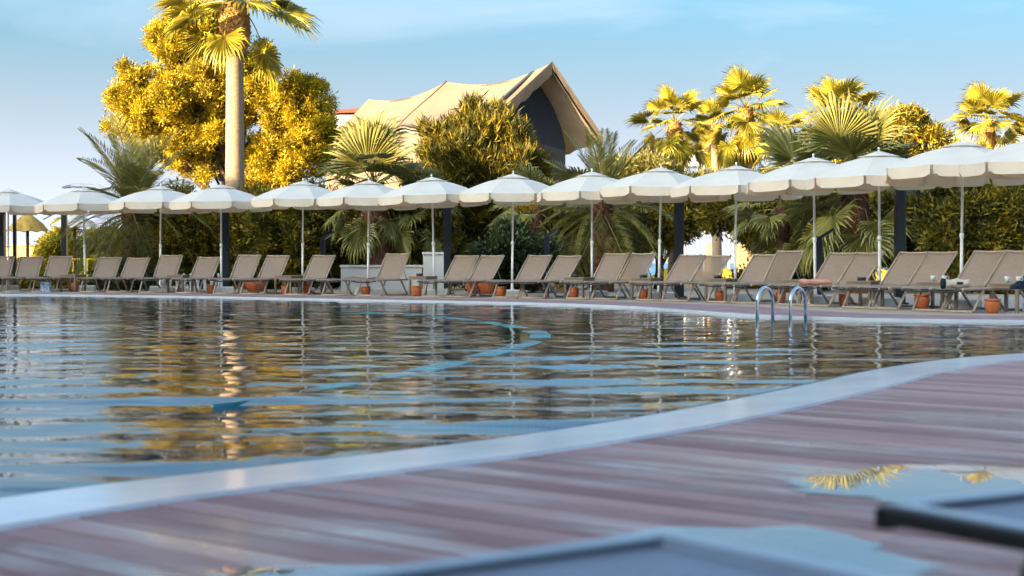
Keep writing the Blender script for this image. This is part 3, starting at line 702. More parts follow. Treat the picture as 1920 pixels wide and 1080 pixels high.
pot(912, 38.2, .2, .32, 'large clay pot heaped behind the loungers, right of a pair'); pot(887, 38.4, .18, .3, 'large clay pot heaped behind the loungers, left of a pair')

# rolled towels, clothes, bag
def roll(lo, y, x, r, L, m, name, label, cat):
    o = MB(); ang_ = 0
    prof = []
    for k in range(13):
        t = k/12; rr = r*(.9+.1*math.sin(math.pi*t)) if 0 < k < 12 else r*.8
        prof.append((-L/2+L*t, rr))
    n = 18; vs = []
    for xx, rr in prof:
        for q in range(n):
            a = 2*math.pi*q/n; vs.append((xx, rr*math.cos(a), rr*math.sin(a)*.85+(.01*math.sin(xx*31+a))))
    o.add(vs, [(i*n+q, i*n+(q+1) % n, (i+1)*n+(q+1) % n, (i+1)*n+q) for i in range(12) for q in range(n)]+[tuple(range(n-1, -1, -1)), tuple(range(12*n, 13*n))], True)
    # spiral end
    pts = [(-L/2-.006, .9*r*(1-t/40)*math.cos(t*.45)*.85, .9*r*(1-t/40)*math.sin(t*.45)*.75) for t in range(38)]
    root = empty(name, (0, 0, 0), 0, label, cat)
    o.build('towel_roll', m, root); MB().tube(pts, .006, 5).build('spiral_edge', m, root)
    mw = Matrix.Rotation(lo.rotation_euler.z, 3, 'Z') @ Vector((x, y, 0)); root.location = (lo.location.x+mw.x, lo.location.y+mw.y, .365+r*.85)
    root.rotation_euler = (0, 0, R(-4)); return root
roll(LO[22], -.95, -.05, .062, .54, M['pink'], 'rolled_towel', 'rolled pink towel lying across a lounger seat beside the pool ladder', 'towel')
rt = roll(LO[26], -1.0, -.02, .082, .36, M['cream'], 'rolled_towel', 'rolled cream towel with a dark square tag and a dark end', 'towel')
MB().bbox((0.03, -.078, .005), (.09, .012, .045), .003).build('tag', M['black'], rt)
_de = MB().lathe([(0, -.03), (.075, -.028), (.08, .0), (.07, .03), (0, .03)], 14).build('dark_end', M['navy'], rt)
_de.location = (-.2, 0, 0); _de.rotation_euler = (0, R(90), 0)
def heap(x, y, z, sx, sy, sz, m, name, label, cat, seed):
    rg = random.Random(seed); n, q = 9, 18; vs = []
    for i in range(n+1):
        t = i/n*math.pi/2
        for k in range(q):
            a = 2*math.pi*k/q; rr = math.cos(t)*(1+.18*math.sin(3*a+seed)+.1*math.sin(7*a+2*t*3)); vs.append((sx*rr*math.cos(a), sy*rr*math.sin(a), sz*math.sin(t)*(1+.2*math.sin(4*a+seed))))
    mb_ = MB(); mb_.add(vs, [(i*q+k, i*q+(k+1) % q, (i+1)*q+(k+1) % q, (i+1)*q+k) for i in range(n) for k in range(q)], True)
    o = mb_.build(name, m, None, label=label, cat=cat); o.location = (x, y, z); return o
l26 = LO[26]
heap(gx(1915, 22.9), 22.9, .367, .17, .12, .10, M['navy'], 'folded_clothes', 'crumpled dark clothing on the lounger seat at the right edge', 'clothes', 3)
bag = empty('beach_bag', (gx(86, 40.2), 40.2, .002), 0, 'blue and white patterned beach bag standing under a lounger at far left', 'bag')
MB().bbox((0, 0, .14), (.26, .14, .28), .03).build('bag_body', M['blue'], bag); MB().tube([(-.08, 0, .27), (-.06, 0, .4), (.06, 0, .4), (.08, 0, .27)], .01, 6).build('handle', M['navy'], bag)

# dark posts
def post(px, Y, wpx, ztop, label, name='dark_post'):
    wd = wpx*Y/F; root = empty(name, (gx(px, Y), Y, 0), 0, label, 'post', 'dark square posts behind the parasols')
    mb = MB(); mb.bbox((0, 0, ztop/2), (wd, wd, ztop), .008); mb.build('shaft', M['dark_post'], root)
    mb = MB(); mb.bbox((0, 0, .015), (wd*1.5, wd*1.5, .03), .006); mb.build('base_plate', M['dark_post'], root)
    mb = MB(); mb.bbox((0, 0, ztop+.012), (wd*1.15, wd*1.15, .024), .006); mb.build('cap', M['dark_post'], root)
post(2, 42.6, 15, 2.30, 'dark square post at the left edge of the picture'); post(28, 43.5, 6, 2.3, 'thin dark post just right of the left edge post')
post(121, 46, 10, 2.2, 'dark post left of the feathery palm, partly hidden by a palm leaf'); post(424, 41, 12, 2.35, 'dark square post in front of the tall palm trunk')
post(839, 37.6, 13.5, 2.3, 'dark square post beside the white garden wall'); post(1273, 34.3, 17.5, 2.35, 'dark square post left of the bright sky gap')
post(1687, 28.8, 18.5, 2.3, 'broad dark square post right of the stout palm trunk')
# angled garden lights
def glight(px, pytop, Y, label):
    z = gz(pytop, Y); root = empty('garden_light', (gx(px, Y), Y, 0), R(-12), label, 'garden light', 'angled dark garden lights behind the loungers')
    mb = MB(); mb.bbox((0, 0, (z-.12)/2), (.12, .10, z-.12), .008); mb.build('post', M['dark_post'], root)
    mb = MB(); rot = Matrix.Rotation(R(-33), 3, 'Y'); mb.box((.13, 0, z-.07), (.36, .11, .055), rot); mb.build('lamp_head', M['dark_post'], root)
    mb = MB(); mb.box(Vector((.13, 0, z-.07))+rot @ Vector((0.02, 0, -.031)), (.26, .085, .008), rot); mb.build('diffuser', M['cupw'], root)
glight(606, 437, 40.5, 'angled dark garden light, leftmost of three, behind a lounger'); glight(1025, 431, 38, 'angled dark garden light in the middle, before the dark bush'); glight(1536, 432, 31.5, 'angled dark garden light near the pool ladder parasol pole')

# pool ladder
tg = Vector((.78, -.62, 0)).normalized(); nm = Vector((.62, .78, 0)).normalized()
lad = empty('pool_ladder', (0, 0, 0), 0, 'polished steel pool ladder with two arched handrails at the far pool edge', 'pool ladder')
base = Vector((gx(1420, 21.55), 21.55, 0))
for s, dz in ((0, 0), (.5, -.0)):
    p0 = base+tg*s; W2 = .42; pts = [(p0.x, p0.y, -.9)]
    pts.append((p0.x, p0.y, .21))
    for k in range(1, 12):
        a = math.pi*k/12; q = p0+nm*(W2/2*(1-math.cos(a))); pts.append((q.x, q.y, .21+dz+.20*math.sin(a)))
    q = p0+nm*W2; pts += [(q.x, q.y, .21), (q.x, q.y, -.25)]
    MB().tube(pts, .023, 12).build('handrail', M['chrome'], lad)
for k in range(3):
    c = base+tg*.25; mb = MB(); mb.box((c.x, c.y, -.22-.27*k), (.5, .09, .03), Matrix.Rotation(math.atan2(tg.y, tg.x), 3, 'Z')); mb.build('tread', M['chrome'], lad)

# ------------------------------------------------------------------ foreground loungers placement
fg_lounger(.935, 2.793, 0, R(30.6), 'near lounger with dark charcoal rail in the bottom right corner', M['darkrail'])
fg_lounger(-.076, 2.11, 0, R(36), 'near blue-grey lounger whose corner rises at the bottom centre', M['fgframe'])

# ------------------------------------------------------------------ plants
def blades(centers, dirs, length, width, name='foliage', curve=.0):
    """one narrow folded leaf blade per centre: a kite of two triangles"""
    n = len(centers); d = dirs/np.linalg.norm(dirs, axis=1, keepdims=True)
    rv = RNG.normal(size=(n, 3)); s = np.cross(d, rv); s /= np.linalg.norm(s, axis=1, keepdims=True)+1e-9
    L = length.reshape(-1, 1); w_ = width.reshape(-1, 1)
    a = centers; t = centers+d*L; t[:, 2] -= curve*L[:, 0]; m1 = centers+d*L*.45+s*w_; m2 = centers+d*L*.45-s*w_
    V = np.empty((n*4, 3)); V[0::4] = a; V[1::4] = m1; V[2::4] = t; V[3::4] = m2
    q = np.arange(n)*4
    Fq = np.stack([q, q+1, q+2, q+3], 1)
    return np_mesh(name, V, Fq)
def pine(name, blobs, Y, n, leaf, label, cat='tree', trunk=None, group=None, blen=.19, bw=.024, up=.5, density_in=.14, tuft=14, tr=.16, gaps=.35, limbs=True, clump=.34, tdrop=None, rough_=.10):
    drop = tdrop if tdrop else .28 if gaps < .3 else (.12 if gaps < .5 else .02); gapk = 1.0
    """blobs: (px,py,rx_px,rz_px[,dy]) traced masses, given real depth; foliage tufts sit in clumps over and within them"""
    k = Y/F; B = []
    for b in blobs:
        px, py, rx, rz = b[:4]; dy = b[4] if len(b) > 4 else 0
        B.append((gx(px, Y+dy), Y+dy, gz(py, Y+dy), rx*k, (rx*k+rz*k)*.5*.9, rz*k))
    B = np.array(B); area = B[:, 3]*B[:, 5]+.2*B[:, 3]; pr = area/area.sum()
    base = Vector((B[:, 0].mean() if trunk is None else gx(trunk[0][0], Y), Y, 0 if Y < 62 else -1.8))
    ntuft = n//tuft
    rc = clump*(Y/50)**.3; nc = max(30, int((B[:, 3]*B[:, 5]).sum()*3.3/(rc*rc)))
    wc = RNG.choice(len(B), nc, p=pr); dc_ = RNG.normal(size=(nc, 3)); dc_ /= np.linalg.norm(dc_, axis=1, keepdims=True)
    rd = np.where(RNG.random(nc) < density_in, RNG.uniform(.2, .85, nc), 1+RNG.normal(0, rough_, nc)-rough_*.6-gapk*(np.sin(dc_[:, 0]*5+wc)*np.cos(dc_[:, 2]*6+wc*2)+.3)*.25)
    CC = B[wc, :3]+dc_*B[wc, 3:]*rd[:, None]
    keep = RNG.random(nc) > drop; CC = CC[keep]; dc_ = dc_[keep]; nc = len(CC); rcs = rc*RNG.uniform(.55, 1.35, nc)
    wt = rcs**2; which = RNG.choice(nc, ntuft, p=wt/wt.sum())
    dirs = RNG.normal(size=(ntuft, 3))+dc_[which]*.9; dirs /= np.linalg.norm(dirs, axis=1, keepdims=True)
    C = CC[which]+dirs*(rcs[which]*RNG.uniform(.55, 1.0, ntuft))[:, None]*np.array([1.15, 1.15, .8])
    ok = C[:, 2] > base.z+.05; C = C[ok]; dirs = dirs[ok]
    nt_ = len(C); tdir = dirs+np.array([0, 0, up]); tdir += RNG.normal(0, .35, (nt_, 3)); tdir /= np.linalg.norm(tdir, axis=1, keepdims=True)
    cc = np.repeat(C, tuft, 0)+np.repeat(tdir, tuft, 0)*RNG.uniform(-.5, 1, (nt_*tuft, 1))*tr*1.3+RNG.normal(0, tr*.42, (nt_*tuft, 3))
    bd = np.repeat(tdir, tuft, 0)+RNG.normal(0, .55, (nt_*tuft, 3))
    me = blades(cc-np.array(base), bd, blen*RNG.uniform(.6, 1.3, nt_*tuft), bw*RNG.uniform(.6, 1.3, nt_*tuft))
    root = empty(name, base, 0, label, cat, group)
    link('crown', me, leaf, root)
    tp_ = trunk or [(base.x/k+960, gz(0, 1))]
    mb_ = MB(); cen = B[:, :3].mean(0)
    r0 = .05+.03*len(B)**.5*.9
    bx = base.x; 
    pts = [(0, 0, -.1 if base.z > -1 else 0), (.05, .02, cen[2]*.3), ((cen[0]-bx)*.4, .0, cen[2]*.6), (cen[0]-bx, cen[1]-base.y, cen[2]-base.z)]
    mb_.tube(pts, [r0*1.4, r0*1.1, r0*.8, r0*.3], 8); mb_.build('trunk', M['bark'], root)
    if limbs:
        lb_ = MB(); nl = 0
        for b in B:
            for _ in range(2):
                st = Vector(pts[1 if random.random() < .5 else 2]); en = Vector((b[0]-bx+random.uniform(-.5, .5)*b[3], b[1]-base.y+random.uniform(-.4, .4)*b[4], b[2]-base.z+random.uniform(-.5, .5)*b[5]))
                md = st.lerp(en, .5)+Vector((random.uniform(-.15, .15), random.uniform(-.1, .1), -.1)); lb_.tube([st, md, en], [r0*.55, r0*.35, r0*.1], 6)
        lb_.build('limbs', M['bark'], root)
    return root

# big sunlit tree, gold of the sun painted into its leaves
pine('sunlit_pine_tree', [(350, 95, 50, 62), (400, 60, 45, 50, .6), (335, 175, 80, 68), (420, 150, 75, 75, 1), (276, 200, 46, 42), (256, 235, 40, 40, 1), (240, 182, 24, 22), (322, 62, 36, 38), (372, 34, 38, 36), (300, 250, 72, 55), (380, 240, 80, 70), (470, 130, 40, 45, .8),
      (520, 180, 60, 45), (565, 190, 48, 50), (500, 240, 60, 60, .8), (580, 245, 55, 50), (540, 300, 70, 45), (600, 270, 35, 32), (480, 310, 45, 45, .8), (390, 300, 40, 30, .6), (500, 345, 40, 25)],
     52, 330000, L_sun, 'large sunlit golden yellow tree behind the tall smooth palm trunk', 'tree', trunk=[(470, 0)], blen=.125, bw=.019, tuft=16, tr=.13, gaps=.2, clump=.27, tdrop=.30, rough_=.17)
G = 'dark olive pines behind the parasol row'
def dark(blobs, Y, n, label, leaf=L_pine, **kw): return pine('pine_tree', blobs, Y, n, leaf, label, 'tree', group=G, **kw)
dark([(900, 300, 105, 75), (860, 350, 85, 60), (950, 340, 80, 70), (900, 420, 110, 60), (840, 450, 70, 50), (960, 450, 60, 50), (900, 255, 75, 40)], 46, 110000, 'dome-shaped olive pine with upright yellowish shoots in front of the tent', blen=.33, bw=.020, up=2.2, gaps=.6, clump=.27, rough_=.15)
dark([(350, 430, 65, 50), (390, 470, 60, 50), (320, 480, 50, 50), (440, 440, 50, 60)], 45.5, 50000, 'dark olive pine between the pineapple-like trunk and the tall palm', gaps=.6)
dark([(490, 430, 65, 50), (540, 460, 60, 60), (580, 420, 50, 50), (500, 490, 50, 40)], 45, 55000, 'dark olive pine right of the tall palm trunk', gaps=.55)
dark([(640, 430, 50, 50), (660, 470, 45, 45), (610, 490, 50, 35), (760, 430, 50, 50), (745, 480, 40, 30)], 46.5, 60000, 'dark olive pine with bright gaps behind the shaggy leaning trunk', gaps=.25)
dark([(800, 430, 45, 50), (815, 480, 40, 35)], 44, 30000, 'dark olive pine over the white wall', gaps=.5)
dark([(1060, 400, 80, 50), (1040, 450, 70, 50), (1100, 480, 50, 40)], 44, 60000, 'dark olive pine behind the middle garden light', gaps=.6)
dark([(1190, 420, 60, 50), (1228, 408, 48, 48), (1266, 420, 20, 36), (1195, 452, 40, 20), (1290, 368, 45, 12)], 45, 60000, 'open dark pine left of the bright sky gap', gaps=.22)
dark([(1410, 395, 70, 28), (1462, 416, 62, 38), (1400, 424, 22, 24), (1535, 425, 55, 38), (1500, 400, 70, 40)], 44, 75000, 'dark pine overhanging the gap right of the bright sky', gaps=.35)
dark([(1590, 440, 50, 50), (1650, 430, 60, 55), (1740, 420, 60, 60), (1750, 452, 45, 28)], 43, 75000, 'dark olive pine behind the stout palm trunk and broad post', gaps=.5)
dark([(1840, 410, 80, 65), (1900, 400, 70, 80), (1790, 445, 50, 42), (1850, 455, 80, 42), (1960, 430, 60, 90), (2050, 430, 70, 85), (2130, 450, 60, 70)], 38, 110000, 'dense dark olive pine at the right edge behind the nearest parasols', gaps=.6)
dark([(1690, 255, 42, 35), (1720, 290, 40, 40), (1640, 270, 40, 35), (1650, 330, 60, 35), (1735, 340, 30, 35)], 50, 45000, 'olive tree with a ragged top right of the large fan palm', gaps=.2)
dark([(1200, 330, 60, 35), (1250, 350, 60, 40), (1320, 360, 40, 25)], 52, 30000, 'grey-green wispy tree below the first distant golden palm', leaf=L_feather, gaps=.15)
pine('shrub', [(120, 475, 50, 22), (160, 460, 55, 28), (200, 480, 40, 38), (180, 520, 55, 25), (110, 505, 40, 25)], 58, 60000, L_hedge, 'sunlit yellow-green shrub behind the leftmost loungers', 'shrub', gaps=.9, blen=.14, bw=.035, limbs=False)
pine('shrub', [(940, 480, 30, 35), (970, 500, 35, 30), (925, 510, 30, 30), (1010, 505, 25, 26)], 39.5, 26000, L_dark, 'dark glossy bush behind the loungers under the dome-shaped pine', 'shrub', gaps=.9, blen=.12, bw=.035, limbs=False)
sh = [(60, 528, 60, 14, 'low green ground bush behind the leftmost loungers', 46), (225, 535, 45, 12, 'low bush at the foot of the pineapple-like trunk', 44), (1180, 536, 40, 7, 'low sunlit yellow bush beyond the raised see-through lounger', 60), (1320, 540, 50, 8, 'low sunlit yellow bush below the sky gap', 56),
      (1440, 535, 55, 14, 'low leafy bush behind the pool ladder', 46), (1500, 515, 30, 14, 'round dark low bush behind the ladder-side table', 42), (1760, 540, 60, 14, 'low leafy bush behind the broad-post loungers', 42), (1890, 540, 50, 16, 'low leafy bush behind the nearest loungers', 38)]
for i, (px, py, rx, rz, lb, Y) in enumerate(sh):
    pine('low_bush', [(px-rx*.4, py, rx*.6, rz), (px+rx*.4, py+2, rx*.6, rz*.9)], Y, 9000, L_dark if i in (1, 5) else L_hedge if i in (2, 3) else L_pine, lb, 'bush', gaps=.9, blen=.13, bw=.035, limbs=False, group='low bushes behind the loungers')

# ---- palm leaves
def fan_mesh(R_=.75, pet=.7, droop=.25, nb=26, spread=115, seed=0, fold=.05):
    rg = random.Random(seed); mb_ = MB(); nP = 6
    P = []
    for i in range(nP+1):
        t = i/nP; P.append(Vector((0, pet*t, -droop*pet*t*t)))
    mb_.tube(P, [.016-.008*i/nP for i in range(nP+1)], 4, smooth=False)
    tip = P[-1]; sl_ = -2*droop*.9; ax = Vector((0, 1, sl_)).normalized(); up = Vector((0, -sl_, 1)).normalized(); rt_ = Vector((1, 0, 0))
    vs = []; fs = []
    def pt(a, r, lift, dr): return tip+(rt_*math.sin(a)+ax*math.cos(a))*r+up*lift+Vector((0, 0, -1))*dr
    for k in range(nb):
        a0 = R(-spread+2*spread*k/nb); a1 = R(-spread+2*spread*(k+1)/nb); am = (a0+a1)/2+rg.uniform(-.02, .02)
        rl = R_*(1-.22*(abs(am)/R(spread))**2)*rg.uniform(.88, 1.08); dr = .16*rl*rg.uniform(.5, 1.8)
        cup = .10*R_*(abs(am)/R(spread))
        o = len(vs); q0 = .52*rl; hw = (a1-a0)/2
        vs += [pt(am, .03, 0, 0), pt(a0, q0, -fold*.5+cup*.5, .02), pt(am, q0, fold*.5+cup*.5, .02), pt(a1, q0, -fold*.5+cup*.5, .02),
               pt(am-hw*.55, rl*.8, cup, dr*.35), pt(am+hw*.55, rl*.8, cup, dr*.35), pt(am+rg.uniform(-.05, .05), rl, cup, dr*1.4)]
        fs += [(o, o+1, o+2), (o, o+2, o+3), (o+1, o+4, o+2), (o+2, o+4, o+5), (o+2, o+5, o+3), (o+4, o+6, o+5)]
    mb_.add(vs, fs); return mb_.mesh('frond')
def feather_mesh(L=1.9, droop=.5, n=34, ll=.38, seed=0):
    rg = random.Random(seed); mb_ = MB(); P = []; nP = 12
    for i in range(nP+1):
        t = i/nP; P.append(Vector((0, L*(t-.18*t*t*droop), -droop*L*t**2.2*.6)))
    mb_.tube(P, [.02-.016*i/nP for i in range(nP+1)], 4, smooth=False)
    for k in range(n):
        t = .14+.86*k/n; f = t*nP; i = min(int(f), nP-1); p = P[i].lerp(P[i+1], f-i); tn = (P[i+1]-P[i]).normalized()
        le = ll*(math.sin(math.pi*min(1, .18+t*.78)))*rg.uniform(.85, 1.1)+.06
        for s in (-1, 1):
            d = (Vector((s, 0, .35))*.85+tn*(.6+.5*t)+Vector((0, 0, rg.uniform(-.15, .1)))).normalized(); sd = d.cross(Vector((0, 0, 1))).normalized()*.014
            q = p+d*le*.55; e = p+d*le+Vector((0, 0, -.12*le))
            mb_.add([p-sd*.4, q-sd, e, q+sd], [(0, 1, 2, 3)])
    return mb_.mesh('frond')
FAN = [fan_mesh(.72, .75, .15, seed=1), fan_mesh(.75, .85, .45, seed=2), fan_mesh(.70, .9, .8, seed=3), fan_mesh(.66, .6, .3, seed=4, spread=125)]
BIGFAN = [fan_mesh(.95, .8, .0, nb=34, seed=7, spread=100, fold=.05), fan_mesh(.9, .8, .1, nb=32, seed=8, spread=110, fold=.05)]
FEA = [feather_mesh(1.9, .35, seed=5), feather_mesh(1.8, .75, seed=6), feather_mesh(2.0, 1.1, seed=7)]
def clones(ms, m):
    o = []
    for x in ms:
        y = x.copy(); y.materials.clear(); y.materials.append(m); o.append(y)
    return o
def palm(name, px, py, Y, base_px, leaves, nf, sc, leafmat_, trunk_r, trunk_m, label, group, emin=-35, emax=85, skirt=0, boots=True, zb=0., seed=1, bulge=1.5, scales=True):
    """palm crown centre at pixel (px,py); trunk down to the ground"""
    rg = random.Random(seed); c = at(px, py, Y); bx = gx(base_px, Y)
    root = empty(name, (bx, Y, zb), 0, label, 'palm tree', group)
    cl = Vector((c.x-bx, 0, c.z-zb)); H = cl.z; pts = []; rs = []; n = 12
    for i in range(n+1):
        t = i/n; pts.append(Vector((cl.x*t**1.3, 0, H*t-.08*(i == 0)))); rs.append(trunk_r*(1.15-.25*t if t < .9 else .9))
    tb = MB(); tb.tube(pts, rs, 14); tb.build('trunk', trunk_m, root)
    if scales:        # old leaf bases: overlapping pointed scales round the trunk
        s_ = MB(); z0, z1 = (0, H) if scales == 'all' else (H-scales, H)
        zz = z0+.05
        while zz < z1:
            t = zz/H; x0 = cl.x*t**1.3; rr = trunk_r*(1.0 if scales == 'all' else (1.0+(bulge-1)*math.sin(math.pi*min(1, max(0, (zz-z0)/(z1-z0)))))); m_ = 11
            for k in range(m_):
                a = 2*math.pi*(k+.5*((int(zz*10)) % 2))/m_+rg.uniform(-.15, .15); d = Vector((math.cos(a), math.sin(a), 0)); tt = Vector((-math.sin(a), math.cos(a), 0)); w_ = rr*.36; p = Vector((x0, 0, zz))+d*rr*.82
                h = rg.uniform(.10, .17); o_ = rg.uniform(.04, .10)
                s_.add([p-tt*w_, p+tt*w_, p+tt*w_*.5+d*o_+Vector((0, 0, h)), p-tt*w_*.5+d*o_+Vector((0, 0, h)), p+d*o_*.3+Vector((0, 0, -.06))], [(0, 1, 2, 3), (0, 4, 1), (3, 2, 4)])
            zz += .085
        s_.build('leaf_bases', M['boots'] if boots else M['trunk_rough'], root)
    ms = clones(leaves, leafmat_)
    for i in range(nf):
        t = (i+.5)/nf; el = R(emax+(emin-emax)*t**.85+rg.uniform(-7, 7)); az = i*2.39996+rg.uniform(-.2, .2)
        v = 0 if el > R(45) else (1 if el > R(5) else 2); m_ = ms[min(v, len(ms)-1)] if rg.random() < .75 else rg.choice(ms)
        o = bpy.data.objects.new('frond', m_); COL.objects.link(o); o.parent = root
        rot = Matrix.Rotation(az, 4, 'Z') @ Matrix.Rotation(el, 4, 'X') @ Matrix.Rotation(rg.uniform(-.5, .5), 4, 'Y')
        s2 = sc*rg.uniform(.85, 1.12)
        o.matrix_local = Matrix.Translation(cl+Vector((0, 0, -.1+.15*math.sin(el)))) @ rot @ Matrix.Scale(s2, 4)
    if skirt:
        md = clones([FAN[1], FAN[2]], L_dead)
        for i in range(skirt):
            o = bpy.data.objects.new('dry_frond', rg.choice(md)); COL.objects.link(o); o.parent = root; az = rg.random()*6.28
            o.matrix_local = Matrix.Translation(cl+Vector((0, 0, -.25))) @ Matrix.Rotation(az, 4, 'Z') @ Matrix.Rotation(R(rg.uniform(-80, -55)), 4, 'X') @ Matrix.Scale(sc*.6, 4)
    return root
PG = 'fan palms with golden sunlit crowns'
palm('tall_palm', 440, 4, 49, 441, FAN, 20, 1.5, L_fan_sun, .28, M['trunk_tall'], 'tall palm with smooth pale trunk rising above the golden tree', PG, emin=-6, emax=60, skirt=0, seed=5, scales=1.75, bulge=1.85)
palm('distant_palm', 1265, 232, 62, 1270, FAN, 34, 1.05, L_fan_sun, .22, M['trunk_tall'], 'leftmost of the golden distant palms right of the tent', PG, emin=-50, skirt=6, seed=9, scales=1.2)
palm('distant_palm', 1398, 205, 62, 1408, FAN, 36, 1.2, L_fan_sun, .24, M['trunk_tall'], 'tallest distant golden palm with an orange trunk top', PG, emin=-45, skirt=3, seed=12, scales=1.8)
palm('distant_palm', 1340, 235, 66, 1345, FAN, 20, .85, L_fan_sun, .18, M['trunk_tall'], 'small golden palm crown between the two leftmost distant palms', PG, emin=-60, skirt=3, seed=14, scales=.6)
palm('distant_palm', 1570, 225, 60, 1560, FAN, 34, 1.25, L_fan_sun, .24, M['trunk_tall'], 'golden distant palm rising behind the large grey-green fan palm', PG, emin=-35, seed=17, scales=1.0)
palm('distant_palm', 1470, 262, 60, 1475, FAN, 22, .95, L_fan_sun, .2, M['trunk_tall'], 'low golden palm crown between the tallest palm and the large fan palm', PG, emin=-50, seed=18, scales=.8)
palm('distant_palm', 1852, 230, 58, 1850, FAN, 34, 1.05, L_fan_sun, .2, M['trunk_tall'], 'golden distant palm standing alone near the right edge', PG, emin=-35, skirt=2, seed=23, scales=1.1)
PN = 'low shaded palms behind the parasol row'
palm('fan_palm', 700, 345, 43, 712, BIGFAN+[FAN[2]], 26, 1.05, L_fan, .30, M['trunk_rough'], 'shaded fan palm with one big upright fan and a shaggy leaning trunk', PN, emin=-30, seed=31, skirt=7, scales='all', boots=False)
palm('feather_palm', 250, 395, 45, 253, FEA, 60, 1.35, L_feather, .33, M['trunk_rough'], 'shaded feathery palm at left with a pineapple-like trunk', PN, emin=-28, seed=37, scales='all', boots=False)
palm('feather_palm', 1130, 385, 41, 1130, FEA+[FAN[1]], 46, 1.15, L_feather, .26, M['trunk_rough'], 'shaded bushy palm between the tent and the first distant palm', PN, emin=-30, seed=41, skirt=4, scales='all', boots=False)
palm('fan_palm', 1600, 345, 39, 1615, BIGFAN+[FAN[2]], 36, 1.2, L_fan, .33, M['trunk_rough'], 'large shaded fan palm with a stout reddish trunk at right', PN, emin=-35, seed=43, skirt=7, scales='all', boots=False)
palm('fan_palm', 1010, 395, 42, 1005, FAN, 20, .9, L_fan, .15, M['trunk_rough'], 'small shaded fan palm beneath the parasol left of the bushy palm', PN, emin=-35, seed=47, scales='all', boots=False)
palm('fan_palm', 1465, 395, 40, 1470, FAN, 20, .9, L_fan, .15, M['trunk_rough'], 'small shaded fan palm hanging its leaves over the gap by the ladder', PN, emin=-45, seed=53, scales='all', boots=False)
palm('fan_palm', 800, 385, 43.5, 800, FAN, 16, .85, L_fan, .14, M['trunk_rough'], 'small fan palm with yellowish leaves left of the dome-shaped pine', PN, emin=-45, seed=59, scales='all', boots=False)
# traced individual leaves: the big upright fans
def extra_frond(parent_name, px, py, Y, el, az, sc, mesh, m):
    root = [o for o in bpy.data.objects if o.type == 'EMPTY' and o.get('label', '').startswith(parent_name)][0]
    me = clones([mesh], m)[0]; o = bpy.data.objects.new('frond', me); COL.objects.link(o); o.parent = root
    p = at(px, py, Y); o.matrix_local = Matrix.Translation(p-root.location) @ Matrix.Rotation(az, 4, 'Z') @ Matrix.Rotation(el, 4, 'X') @ Matrix.Scale(sc, 4)
up1 = fan_mesh(1.0, .35, .0, nb=36, seed=71, spread=112, fold=.06)
extra_frond('shaded fan palm with one big', 690, 345, 42.3, R(86), R(0), 1.35, up1, L_fan)
extra_frond('large shaded fan palm', 1575, 300, 38.3, R(84), R(8), 1.35, up1, L_fan)
extra_frond('large shaded fan palm', 1500, 330, 38.3, R(62), R(35), 1.3, up1, L_fan)

